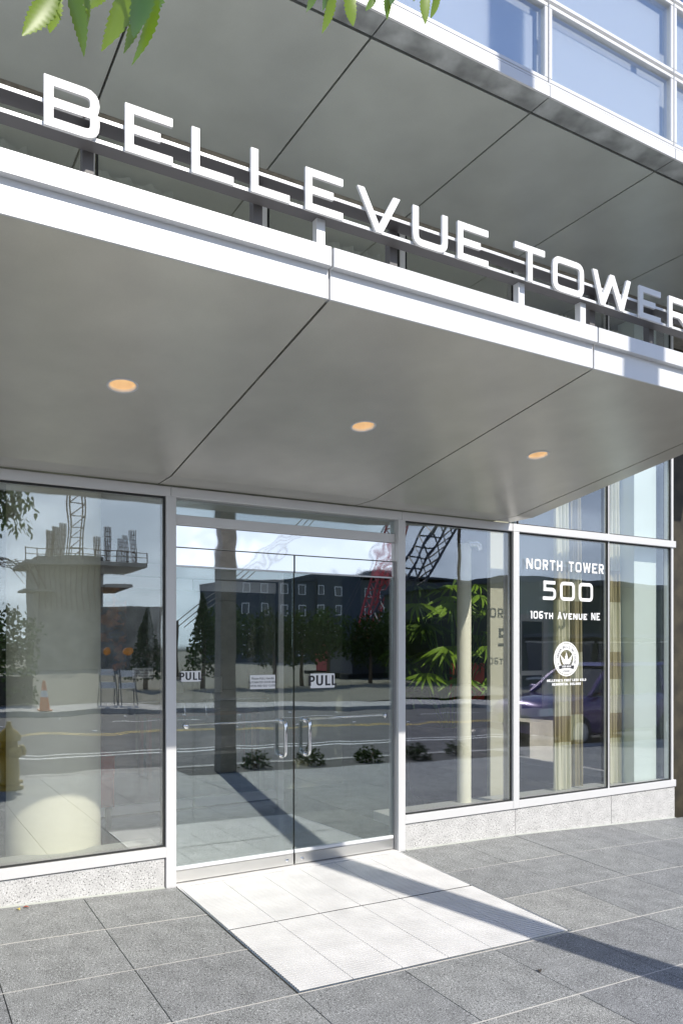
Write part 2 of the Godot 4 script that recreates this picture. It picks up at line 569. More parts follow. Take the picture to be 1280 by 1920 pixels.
func light_and_camera():
	var cam := Camera3D.new()
	cam.name = "camera"
	add_child(cam)
	cam.position = Vector3(0, 1.6, 5.01)
	cam.rotation_degrees.y = -30.283
	cam.projection = Camera3D.PROJECTION_FRUSTUM
	cam.near = 0.05
	cam.far = 2000.0
	cam.size = 2.0 * 960.0 / 1443.6 * cam.near
	cam.frustum_offset = Vector2(0, 255.5 / 1443.6 * cam.near)
	cam.current = true
	var e := Environment.new()
	e.background_mode = Environment.BG_SKY
	var sm := ProceduralSkyMaterial.new()
	sm.sky_top_color = Color(0.25, 0.41, 0.68)
	sm.sky_horizon_color = Color(0.90, 0.95, 1.0)
	sm.sky_curve = 0.30
	sm.sky_energy_multiplier = 1.12
	sm.ground_bottom_color = Color(0.32, 0.31, 0.29)
	sm.ground_horizon_color = Color(0.62, 0.64, 0.64)
	sm.sun_angle_max = 20.0
	sm.sun_curve = 0.3
	sm.sky_cover = cloud_cover()
	sm.sky_cover_modulate = Color(1, 1, 1, 0.4)
	var sky := Sky.new()
	sky.sky_material = sm
	e.sky = sky
	e.tonemap_mode = Environment.TONE_MAPPER_LINEAR
	e.tonemap_exposure = 1.12
	e.sdfgi_enabled = true
	e.ssao_enabled = true
	e.ssil_enabled = true
	var we := WorldEnvironment.new()
	we.environment = e
	add_child(we)
	var sun := DirectionalLight3D.new()
	sun.name = "sun"
	add_child(sun)
	sun.look_at_from_position(Vector3(0.24, 0.9, 1.0), Vector3.ZERO, Vector3.UP)
	sun.light_energy = 1.6
	sun.light_color = Color(1.0, 0.975, 0.935)
	sun.light_angular_distance = 0.5
	sun.shadow_enabled = true

# ---------------------------------------------------------------- pavement, road
func build_ground():
	var far_ground := ST()
	quad(far_ground, Vector3(-500, -1.2, -500), Vector3(500, -1.2, -500), Vector3(500, -1.2, 500), Vector3(-500, -1.2, 500))
	structure(put(far_ground, "ground", M.dirt))
	var pav := Node3D.new()
	pav.name = "pavement"
	add_child(pav)
	structure(pav)
	# bed under the slabs
	var s := ST()
	var xs := []
	var x := -24.0
	while x < 24.1:
		xs.append(x)
		x += 0.8
	var zs := [0.0, 0.6, 1.2, 1.77, 2.4, 3.6, 4.8, 5.68]
	for i in xs.size() - 1:
		for k in zs.size() - 1:
			var c := []
			for e in [[0, 0], [1, 0], [1, 1], [0, 1]]:
				var px: float = xs[i + e[0]]
				var pz: float = zs[k + e[1]]
				c.append(Vector3(px, gy(px, pz) - 0.009, pz))
			quad(s, c[0], c[1], c[2], c[3])
	put(s, "mortar_bed", M.mortar_dark, pav)
	var g := 0.6015
	var x0 := 0.44 - g * 7
	rng.seed = 11
	var edge := PackedFloat32Array()
	for k in range(0, 10):
		edge.append(maxf(0.004, -0.012 + g * k))
	edge[9] = 5.40
	var cols := 30
	for i in cols:
		for k in 9:
			var a := x0 + i * g
			var b := a + g
			var za := edge[k]
			var zb := edge[k + 1]
			if a > 1.6 and b < 3.5 and k < 3:
				continue            # the entrance mat lies here
			if a > 3.35 and a < 9.0 and k >= 8:
				continue            # planting bed
			var j := 0.0026
			var jz := 0.0045
			var st := ST()
			var p := []
			var lift := rng.randf_range(-0.0007, 0.0007)
			for lay in [-0.03, 0.0]:
				for e in [[a + j, za + jz], [b - j, za + jz], [b - j, zb - jz], [a + j, zb - jz]]:
					p.append(Vector3(e[0], gy(e[0], e[1]) + lay + lift, e[1]))
			hexa(st, p)
			put(st, "paver", M["paver%d" % [0, 1, 1, 2, 3, 0][rng.randi() % 6]], pav)
	# pale mortar in the joints that run along the building
	for k in range(1, 9):
		var st := ST()
		var stops := []
		for i in 11:
			stops.append(lerpf(-3.6, 1.646, i / 10.0))
		for i in range(1, 5):
			stops.append(lerpf(1.646, 3.452, i / 4.0))
		for i in range(1, 12):
			stops.append(lerpf(3.452, 9.0, i / 11.0))
		for i in stops.size() - 1:
			var xx: float = stops[i]
			var xe: float = stops[i + 1]
			if not (k < 3 and xx > 1.6 and xe < 3.5):
				var z := edge[k]
				quad(st, Vector3(xx, gy(xx, z) - 0.0010, z - 0.0045), Vector3(xe, gy(xe, z) - 0.0010, z - 0.0045), Vector3(xe, gy(xe, z) - 0.0010, z + 0.0045), Vector3(xx, gy(xx, z) - 0.0010, z + 0.0045))
		put(st, "mortar_joint", M.mortar_light, pav)
	# outer strip of pavement slabs on both sides, plain concrete
	for r in [[-24.0, x0 - 0.002, 0.0, 5.66], [x0 + cols * g + 0.002, 24.0, 0.0, 5.66], [x0, x0 + cols * g, 5.404, 5.66]]:
		var st := ST()
		var xx: float = r[0]
		while xx < r[1] - 0.01:
			var xe: float = minf(xx + 1.2, r[1])
			if not (r[2] > 5.0 and xe > 3.5 and xx < 9.0):
				var zz: float = r[2]
				while zz < r[3] - 0.01:
					var ze: float = minf(zz + 0.59, r[3])
					quad(st, Vector3(xx + 0.004, gy(xx, zz) - 0.002, zz + 0.004), Vector3(xe - 0.004, gy(xe, zz) - 0.002, zz + 0.004), Vector3(xe - 0.004, gy(xe, ze) - 0.002, ze), Vector3(xx + 0.004, gy(xx, ze) - 0.002, ze))
					zz = ze
			xx = xe
		put(st, "concrete_slab", M.kerb, pav)
	# kerb stones
	var kerb := Node3D.new()
	kerb.name = "kerb"
	add_child(kerb)
	structure(kerb)
	for side in [[5.68, 5.85], [17.4, 17.58]]:
		var xx := -24.0
		while xx < 24.0:
			var st := ST()
			var p := []
			var xe := xx + 1.99
			for lay in [-0.25, 0.0]:
				for e in [[xx, side[0]], [xe, side[0]], [xe, side[1]], [xx, side[1]]]:
					p.append(Vector3(e[0], plane_y(e[0], 5.8) + lay, e[1]))
			hexa(st, p)
			put(st, "kerb_stone", M.kerb, kerb)
			xx += 2.0
	# road
	var rd := Node3D.new()
	rd.name = "road"
	add_child(rd)
	structure(rd)
	s = ST()
	for i in xs.size() - 1:
		for k in 6:
			var za := 5.85 + (17.4 - 5.85) * k / 6.0
			var zb := 5.85 + (17.4 - 5.85) * (k + 1) / 6.0
			quad(s, Vector3(xs[i], road_y(xs[i], za), za), Vector3(xs[i + 1], road_y(xs[i + 1], za), za), Vector3(xs[i + 1], road_y(xs[i + 1], zb), zb), Vector3(xs[i], road_y(xs[i], zb), zb))
	put(s, "asphalt", M.asphalt, rd)
	for l in [[8.25, 0.11, M.paint_white, 0], [8.62, 0.09, M.paint_white, 0], [11.55, 0.1, M.paint_yellow, 0], [11.8, 0.1, M.paint_yellow, 0], [14.6, 0.1, M.paint_white, 1]]:
		s = ST()
		for i in xs.size() - 1:
			if l[3] and i % 6 > 2:
				continue
			var z: float = l[0]
			quad(s, Vector3(xs[i], road_y(xs[i], z) + 0.004, z), Vector3(xs[i + 1], road_y(xs[i + 1], z) + 0.004, z), Vector3(xs[i + 1], road_y(xs[i + 1], z) + 0.004, z + l[1]), Vector3(xs[i], road_y(xs[i], z) + 0.004, z + l[1]))
		put(s, "lane_marking", l[2], rd)
	for i in 26:
		s = ST(false)
		var xx := -8.0 + (i % 13) * 1.7
		var z := 12.5 if i < 13 else 16.4
		lathe(s, Vector3(xx, road_y(xx, z), z), [[0.055, 0.0], [0.05, 0.012], [0.03, 0.02], [0.001, 0.022]], 8)
		put(s, "road_stud", M.paint_white, rd)
	# far side of the street
	s = ST()
	for i in xs.size() - 1:
		quad(s, Vector3(xs[i], plane_y(xs[i], 6) - 0.01, 17.58), Vector3(xs[i + 1], plane_y(xs[i + 1], 6) - 0.01, 17.58), Vector3(xs[i + 1], plane_y(xs[i + 1], 6) - 0.02, 20.2), Vector3(xs[i], plane_y(xs[i], 6) - 0.02, 20.2))
	structure(put(s, "far_pavement", M.kerb))
	s = ST()
	quad(s, Vector3(-90, -0.25, 20.2), Vector3(220, -0.75, 20.2), Vector3(220, -1.0, 300), Vector3(-90, -0.8, 300))
	structure(put(s, "building_site_ground", M.dirt))
	# planting bed beside the pavement
	s = ST()
	for i in 12:
		var a := 3.46 + i * 0.462
		var b := a + 0.462
		quad(s, Vector3(a, gy(a, 4.82) - 0.02, 4.81), Vector3(b, gy(b, 4.82) - 0.02, 4.81), Vector3(b, gy(b, 5.6) - 0.01, 5.675), Vector3(a, gy(a, 5.6) - 0.01, 5.675))
	structure(put(s, "planting_soil", M.soil))

func road_y(x: float, z: float) -> float:
	return plane_y(x, 5.8) - 0.14 + 0.05 * sin(PI * (z - 5.85) / 11.55)

# ---------------------------------------------------------------- entrance mat
func build_mat():
	var t := thing("entrance_mat", "pale ribbed aluminium entrance mat set in the paving before the doors", "mat")
	var x0 := 1.662
	var x1 := 3.436
	var z0 := 0.035
	var z1 := 1.776
	for e in [[z0, 0.893], [0.899, z1]]:
		var s := ST()
		var n := 8
		for i in n:
			for k in 4:
				var p := []
				for lay in [-0.02, 0.0]:
					for q in [[i, k], [i + 1, k], [i + 1, k + 1], [i, k + 1]]:
						var px := lerpf(x0, x1, q[0] / float(n))
						var pz := lerpf(e[0], e[1], q[1] / 4.0)
						p.append(Vector3(px, gy(px, pz) + lay - 0.0015, pz))
				hexa(s, p)
		put(s, "mat_panel", M.mat_base, t)
		var r := ST()
		var z: float = e[0] + 0.003
		var row := 0
		while z < e[1] - 0.012:
			for i in 6:
				var a := lerpf(x0 + 0.002, x1 - 0.002, i / 6.0) + (0.0018 if i > 0 else 0.0)
				var b := lerpf(x0 + 0.002, x1 - 0.002, (i + 1) / 6.0) - (0.0018 if i < 5 else 0.0)
				var p := []
				for lay in [-0.002, 0.0035]:
					for q in [[a, z], [b, z], [b, z + 0.0175], [a, z + 0.0175]]:
						p.append(Vector3(q[0], gy(q[0], q[1]) + lay, q[1]))
				hexa(r, p)
			z += 0.0235
			row += 1
		put(r, "mat_ribs", M.mat_bar, t).set_meta("kind", "stuff")
	# frame
	for e in [[1.648, 1.660, 0.02, 1.79], [3.438, 3.450, 0.02, 1.79], [1.660, 3.438, 1.778, 1.79]]:
		var s := ST()
		for i in 6:
			var p := []
			for lay in [-0.03, 0.003]:
				if e[1] - e[0] < 0.1:
					var za := lerpf(e[2], e[3], i / 6.0)
					var zb := lerpf(e[2], e[3], (i + 1) / 6.0)
					for q in [[e[0], za], [e[1], za], [e[1], zb], [e[0], zb]]:
						p.append(Vector3(q[0], gy(q[0], q[1]) + lay, q[1]))
				else:
					var xa := lerpf(e[0], e[1], i / 6.0)
					var xb := lerpf(e[0], e[1], (i + 1) / 6.0)
					for q in [[xa, e[2]], [xb, e[2]], [xb, e[3]], [xa, e[3]]]:
						p.append(Vector3(q[0], gy(q[0], q[1]) + lay, q[1]))
			hexa(s, p)
		put(s, "mat_frame", M.brushed, t)

# ---------------------------------------------------------------- storefront
func pane(parent, x0, x1, y0, y1, m, z := ZG, d := 0.024, called := "pane") -> MeshInstance3D:
	return part_box(called, m, parent, x0, x1, y0, y1, z - d, z)

func gasket(parent, x0, x1, y0, y1, z: float, w := 0.012):
	var s := ST()
	bx(s, x0, x1, y0, y0 + w, z, z + 0.012)
	bx(s, x0, x1, y1 - w, y1, z, z + 0.012)
	bx(s, x0, x0 + w, y0 + w, y1 - w, z, z + 0.012)
	bx(s, x1 - w, x1, y0 + w, y1 - w, z, z + 0.012)
	put(s, "gasket", M.gasket, parent)

func window(parent, x0, x1, y0, y1, m):
	var w := Node3D.new()
	w.name = "window"
	parent.add_child(w, true)
	pane(w, x0 + 0.002, x1 - 0.002, y0 + 0.002, y1 - 0.002, m)
	gasket(w, x0, x1, y0, y1, ZG)
	return w

func build_storefront():
	var t := thing("glass_storefront", "glazed ground-floor front of the tower with aluminium frames and granite plinth", "building")
	# posts and rails
	for e in [[1.578, 1.647, -0.02], [3.446, 3.513, -0.02]]:
		part_cbox("post", M.alu, t, e[0], e[1], e[2], 2.614, -0.13, 0.0)
	part_cbox("post", M.alu, t, 4.649, 4.717, 0.207, 2.614, -0.13, 0.002)
	part_cbox("post", M.alu, t, -0.62, -0.55, 0.207, 2.614, -0.13, 0.002)
	part_cbox("head_rail", M.alu, t, -3.0, 1.61, 2.614, 2.68, -0.13, 0.0)
	part_cbox("head_rail", M.alu, t, 1.612, 3.478, 2.614, 2.68, -0.13, 0.0)
	part_cbox("head_rail", M.alu, t, 3.48, 4.64, 2.614, 2.68, -0.13, 0.0)
	part_cbox("head_rail", M.alu, t, 4.642, 6.827, 2.614, 2.68, -0.13, 0.004)
	part_cbox("sill_rail", M.alu, t, -3.0, 1.578, 0.207, 0.274, -0.13, 0.0)
	part_cbox("sill_rail", M.alu, t, 3.513, 4.649, 0.207, 0.274, -0.13, 0.0)
	part_cbox("sill_rail", M.alu, t, 4.717, 6.833, 0.207, 0.274, -0.13, 0.0)
	part_box("corner_post", M.alu, t, 6.775, 6.805, 0.274, 2.614, -0.10, -0.012)
	part_box("corner_post", M.alu, t, 6.775, 6.805, 2.68, 4.99, -0.10, -0.012)
	part_box("slim_mullion", M.alu, t, 5.862, 5.878, 0.274, 2.614, -0.07, -0.02)
	part_box("slim_mullion", M.alu, t, 5.862, 5.878, 2.68, 4.99, -0.07, -0.02)
	# windows
	window(t, -3.0, -0.62, 0.274, 2.614, M.glass)
	window(t, -0.55, 1.578, 0.274, 2.614, M.glass)
	window(t, 3.513, 4.649, 0.274, 2.614, M.glass_right)
	window(t, 4.717, 5.862, 0.274, 2.614, M.glass_right)
	window(t, 5.878, 6.775, 0.274, 2.614, M.glass_right)
	window(t, 4.717, 5.862, 2.68, 4.985, M.glass_right)
	window(t, 5.878, 6.775, 2.68, 4.985, M.glass_right)
	# upper-floor glazing behind the sign
	var xs := [-3.0, -0.62, 1.10, 2.30, 3.50, 4.70]
	for i in xs.size() - 1:
		window(t, xs[i] + 0.03, xs[i + 1] - 0.03, 3.26, 4.985, M.glass)
		part_box("upper_mullion", M.alu, t, xs[i + 1] - 0.03, xs[i + 1] + 0.017, 3.26, 4.99, -0.10, -0.012)
	part_box("upper_sill", M.alu, t, -3.0, 4.7, 3.19, 3.26, -0.10, 0.0)
	# glass return round the corner
	var s := ST()
	bx(s, 6.77, 6.794, 0.25, 4.98, -2.5, -0.12)
	put(s, "pane", M.glass_plain, t)
	part_box("side_sill", M.alu, t, 6.74, 6.81, 0.18, 0.25, -2.5, -0.131)
	part_box("side_plinth", M.granite, t, 6.73, 6.80, -0.2, 0.18, -2.5, -0.131)
	# granite plinth stones
	for e in [[-3.0, -1.62], [-1.615, -0.01], [-0.005, 1.570], [3.520, 4.684], [4.689, 5.897], [5.902, 6.828]]:
		var st := ST()
		var zf := -0.016
		var zb := -0.14
		var y1 := 0.2
		var a: float = e[0]
		var b: float = e[1]
		var c := 0.004
		hexa(st, [Vector3(a, gy(a, 0) - 0.05, zb), Vector3(b, gy(b, 0) - 0.05, zb), Vector3(b, gy(b, 0) - 0.05, zf), Vector3(a, gy(a, 0) - 0.05, zf), Vector3(a, y1, zb), Vector3(b, y1, zb), Vector3(b, y1, zf), Vector3(a, y1, zf)])
		put(st, "plinth_stone", M.granite, t)
	part_box("plinth_core", M.black, t, -3.0, 1.574, -0.2, 0.206, -0.3, -0.141)
	part_box("plinth_core", M.black, t, 3.517, 6.72, -0.3, 0.206, -0.3, -0.141)
	# sealant between plinth and paving
	for e in [[-3.0, 1.57], [3.52, 6.83]]:
		var st := ST()
		for i in 10:
			var a := lerpf(e[0], e[1], i / 10.0)
			var b := lerpf(e[0], e[1], (i + 1) / 10.0)
			hexa(st, [Vector3(a, gy(a, 0) - 0.02, -0.016), Vector3(b, gy(b, 0) - 0.02, -0.016), Vector3(b, gy(b, 0) - 0.02, 0.006), Vector3(a, gy(a, 0) - 0.02, 0.006), Vector3(a, gy(a, 0) + 0.004, -0.016), Vector3(b, gy(b, 0) + 0.004, -0.016), Vector3(b, gy(b, 0) + 0.001, 0.006), Vector3(a, gy(a, 0) + 0.001, 0.006)])
		put(st, "sealant_bead", M.ledge, t)
	# inner ledges behind the sills
	part_box("inner_ledge", M.ledge, t, -3.0, 1.60, 0.16, 0.236, -0.44, -0.132)
	part_box("inner_ledge", M.ledge, t, 3.49, 6.72, 0.16, 0.236, -0.44, -0.132)
	# door head: transom light, rail, polished header
	pane(t, 1.65, 3.443, 2.507, 2.612, M.glass_door, -0.06)
	part_cbox("transom_rail", M.alu, t, 1.649, 3.444, 2.436, 2.505, -0.12, -0.045)
	part_cbox("polished_header", M.polished, t, 1.649, 3.444, 2.287, 2.433, -0.10, -0.052, 0.002)
	part_box("door_jamb", M.bar, t, 1.648, 1.656, 0.0, 2.287, -0.12, -0.03)
	part_box("door_jamb", M.bar, t, 3.437, 3.445, 0.0, 2.287, -0.12, -0.03)
	part_box("threshold", M.mat_bar, t, 1.65, 3.444, -0.03, 0.006, -0.20, 0.02)
	door(t, 1.658, 2.547, -1)
	door(t, 2.560, 3.434, 1)

func door(parent, x0: float, x1: float, side: int):
	var d := Node3D.new()
	d.name = "door"
	parent.add_child(d, true)
	var zf := -0.054
	pane(d, x0, x1, 0.1195, 2.1635, M.glass_door, zf, 0.013, "door_glass")
	part_box("top_rail", M.polished, d, x0, x1, 2.164, 2.28, -0.076, -0.048)
	part_box("edge_strip", M.brushed, d, x0, x1, 2.153, 2.163, -0.072, -0.050)
	part_cbox("bottom_rail", M.brushed, d, x0, x1, 0.014, 0.092, -0.078, -0.046)
	part_cbox("rail_cover", M.alu_white, d, x0, x1, 0.0925, 0.119, -0.074, -0.048, 0.006)
	var lx := x1 - 0.055 if side < 0 else x0 + 0.055
	var s := ST(false)
	tube(s, [Vector3(lx, 0.05, -0.047), Vector3(lx, 0.05, -0.038)], 0.013, 0.013, 14)
	put(s, "lock", M.chrome, d)
	# pull handle outside
	var hx := x1 - 0.095 if side < 0 else x0 + 0.088
	s = ST(false)
	var pts := []
	for k in 5:
		var a := PI / 2 * k / 4.0
		pts.append(Vector3(hx, 1.07 - 0.03 + 0.03 * cos(a) , 0.0) + Vector3(0, 0, -0.054 + 0.045 + 0.03 * sin(a)) - Vector3(0, 0, 0.0))
	pts = [Vector3(hx, 1.07, -0.054), Vector3(hx, 1.07, -0.01), Vector3(hx, 1.064, 0.004), Vector3(hx, 1.052, 0.012), Vector3(hx, 1.035, 0.015), Vector3(hx, 0.855, 0.015), Vector3(hx, 0.838, 0.012), Vector3(hx, 0.826, 0.004), Vector3(hx, 0.82, -0.01), Vector3(hx, 0.82, -0.054)]
	tube(s, pts, 0.0135, 0.0135, 12)
	put(s, "pull_handle", M.chrome, d)
	for y in [1.07, 0.82]:
		s = ST(false)
		tube(s, [Vector3(hx, y, -0.0535), Vector3(hx, y, -0.047)], 0.021, 0.021, 14)
		put(s, "handle_rose", M.chrome, d)
	# push bar inside
	var kx := x0 + 0.075 if side < 0 else x1 - 0.075
	s = ST(false)
	tube(s, [Vector3(hx, 1.07, -0.068), Vector3(hx, 1.07, -0.12), Vector3(kx, 1.07, -0.12), Vector3(kx, 1.07, -0.068)], 0.013, 0.013, 10)
	put(s, "push_bar", M.chrome, d)
	s = ST(false)
	tube(s, [Vector3(kx, 1.07, -0.0535), Vector3(kx, 1.07, -0.044)], 0.02, 0.02, 14)
	put(s, "bar_fixing", M.chrome, d)

# ---------------------------------------------------------------- canopy
func sof_y(z: float) -> float:
	return 2.686 if z < 0.27 else 2.686 + (z - 0.27) * (3.006 - 2.686) / (2.297 - 0.27)

func build_canopy():
	var t := thing("entrance_canopy", "grey metal-panelled canopy with a two-step white fascia over the doors", "canopy")
	var js := [-3.046, -1.523, 0.0, 1.523, 3.046, 4.43, 4.61]
	var lights := [[0.95, 1.319], [2.295, 1.323], [3.621, 1.336]]
	for i in js.size() - 1:
		var a: float = js[i] + 0.006
		var b: float = js[i + 1] - 0.006
		var zs := [0.012, 0.27, 2.297]
		var s := ST()
		var hole := Vector2.ZERO
		for l in lights:
			if l[0] > a and l[0] < b:
				hole = Vector2(l[0], l[1])
		# underside
		quad(s, Vector3(a, sof_y(zs[0]), zs[0]), Vector3(a, sof_y(zs[1]), zs[1]), Vector3(b, sof_y(zs[1]), zs[1]), Vector3(b, sof_y(zs[0]), zs[0]))
		if hole == Vector2.ZERO:
			sheet(s, a, b, zs[1], zs[2])
		else:
			var h := 0.1
			sheet(s, a, b, zs[1], hole.y - h)
			sheet(s, a, b, hole.y + h, zs[2])
			sheet(s, a, hole.x - h, hole.y - h, hole.y + h)
			sheet(s, hole.x + h, b, hole.y - h, hole.y + h)
			var n := 32
			for k in n:
				var p := []
				for q in [k, k + 1]:
					var an: float = TAU * q / n
					var dir := Vector2(cos(an), sin(an))
					var o := dir * h / maxf(abs(dir.x), abs(dir.y))
					p.append([dir * 0.062, o])
				var f := func(v: Vector2): return Vector3(hole.x + v.x, sof_y(hole.y + v.y), hole.y + v.y)
				quad(s, f.call(p[0][0]), f.call(p[0][1]), f.call(p[1][1]), f.call(p[1][0]))
		# folded edges going up into the joints
		for x in [a, b]:
			quad(s, Vector3(x, sof_y(zs[0]), zs[0]), Vector3(x, sof_y(zs[0]) + 0.03, zs[0]), Vector3(x, sof_y(zs[1]) + 0.03, zs[1]), Vector3(x, sof_y(zs[1]), zs[1]))
			quad(s, Vector3(x, sof_y(zs[1]), zs[1]), Vector3(x, sof_y(zs[1]) + 0.03, zs[1]), Vector3(x, sof_y(zs[2]) + 0.03, zs[2]), Vector3(x, sof_y(zs[2]), zs[2]))
		put(s, "soffit_panel", M.soffit, t)
		# dark backing over the joint
		s = ST()
		var c: float = js[i + 1]
		if i < js.size() - 2:
			quad(s, Vector3(c - 0.02, 2.71, 0.0), Vector3(c + 0.02, 2.71, 0.0), Vector3(c + 0.02, 2.71, 0.27), Vector3(c - 0.02, 2.71, 0.27))
			quad(s, Vector3(c - 0.02, 2.71, 0.27), Vector3(c + 0.02, 2.71, 0.27), Vector3(c + 0.02, sof_y(2.29) + 0.02, 2.29), Vector3(c - 0.02, sof_y(2.29) + 0.02, 2.29))
			put(s, "joint_backing", M.black, t)
	# fascia bands
	var fj := [-3.046, -1.523, 0.0, 1.523, 3.046, 4.61]
	for i in fj.size() - 1:
		part_cbox("fascia_panel", M.alu_white, t, fj[i] + 0.005, fj[i + 1] - 0.005, 3.006, 3.135, 2.27, 2.305, 0.002)
		part_cbox("fascia_panel", M.alu_white, t, fj[i] + 0.005, fj[i + 1] - 0.005, 3.126, 3.204, 2.3055, 2.335, 0.002)
		part_box("roof_panel", M.roofing, t, fj[i] + 0.002, fj[i + 1] - 0.002, 3.19, 3.2035, 0.02, 2.3035)
		part_box("side_channel", M.black, t, fj[i + 1] - 0.03, fj[i + 1] + (0.03 if i < 4 else -0.006), 3.02, 3.12, 2.2, 2.268)
		if i < 4:
			part_box("joint_strip", M.bar, t, fj[i + 1] - 0.0045, fj[i + 1] + 0.0045, 3.01, 3.20, 2.27, 2.296)
	var s := ST()
	prism(s, PackedVector2Array([Vector2(0.0, 2.686), Vector2(0.27, 2.686), Vector2(2.27, 3.005), Vector2(2.27, 3.19), Vector2(0.02, 3.19)]), Vector3(4.606, 0, 0), Vector3(0, 0, 1), Vector3.UP, Vector3(-0.003, 0, 0))
	put(s, "end_panel", M.alu_white, t)
	# recessed downlights
	for i in 3:
		var l = lights[i]
		var tilt := atan2(0.320, 2.027)
		var d := thing("downlight", ["lit recessed downlight in the canopy's left soffit panel", "lit recessed downlight in the canopy's middle soffit panel", "lit recessed downlight in the canopy's right soffit panel"][i], "downlight", "downlights in the canopy", Vector3(l[0], sof_y(l[1]), l[1]))
		d.rotation.x = -tilt
		s = ST(false)
		lathe(s, Vector3.ZERO, [[0.0745, -0.001], [0.073, -0.004], [0.066, -0.005], [0.0615, -0.001], [0.0605, 0.012]], 32)
		put(s, "trim_ring", M.alu_white, d)
		s = ST(false)
		lathe(s, Vector3.ZERO, [[0.0603, 0.010], [0.057, 0.04], [0.048, 0.08], [0.035, 0.10]], 32)
		put(s, "reflector", M.lamp_cone, d)
		s = ST(false)
		lathe(s, Vector3.ZERO, [[0.036, 0.099], [0.030, 0.085], [0.015, 0.078], [0.0005, 0.076]], 20)
		put(s, "lamp", M.lamp_glow, d)
		var sp := SpotLight3D.new()
		sp.name = "lamp_light"
		d.add_child(sp)
		sp.position = Vector3(0, 0.07, 0)
		sp.rotation_degrees.x = -90
		sp.spot_angle = 50
		sp.spot_range = 8
		sp.spot_attenuation = 2
		sp.light_energy = 0.12
		sp.light_size = 0.03
		sp.light_color = Color(1.0, 0.80, 0.58)
		sp.shadow_enabled = true

func sheet(s: SurfaceTool, a: float, b: float, za: float, zb: float):
	quad(s, Vector3(a, sof_y(za), za), Vector3(a, sof_y(zb), zb), Vector3(b, sof_y(zb), zb), Vector3(b, sof_y(za), za))

# ---------------------------------------------------------------- letters on the canopy
func build_sign():
	var t := thing("canopy_sign", "large white channel letters reading BELLEVUE TOWERS standing on rails above the canopy", "sign")
	var k := 2.661 / 2.67
	var word := [["B", 0.4317, 0.6096], ["E", 0.6961, 0.8642], ["L", 0.9354, 1.0960], ["L", 1.1668, 1.3277], ["E", 1.3974, 1.5666], ["V", 1.6345, 1.8447], ["U", 1.9106, 2.0959], ["E", 2.1522, 2.3266], ["T", 2.4873, 2.6763], ["O", 2.7287, 2.9385], ["W", 3.0023, 3.2810], ["E", 3.3466, 3.5156], ["R", 3.5809, 3.7923], ["S", 3.856, 4.040]]
	for e in word:
		var s := ST()
		glyph(s, e[0], Vector3(e[1] * k, 3.3133, 2.337), (e[2] - e[1]) * k, 0.1653, 0.0295, 0.012)
		put(s, "letter", M.letter, t)
	for e in [[3.397, 3.408, 2.255], [3.321, 3.332, 2.265]]:
		part_box("rail", M.rail_dark, t, -2.2, 4.3, e[0], e[1], e[2], 2.327)
		part_box("rail_edge", M.alu_white, t, -2.2, 4.3, e[0] - 0.0005, e[1] + 0.0005, 2.3275, 2.331)
	for x in [-1.3, -0.2, 0.589, 1.229, 1.8640, 3.0853, 3.54, 4.2]:
		part_box("sign_post", M.rail_dark, t, x - 0.019, x + 0.019, 3.204, 3.3965, 2.225, 2.262)
	for x in [1.4846, 2.560, 2.9705]:
		part_box("sign_post", M.alu_white, t, x - 0.019, x + 0.019, 3.204, 3.3205, 2.27, 2.305)

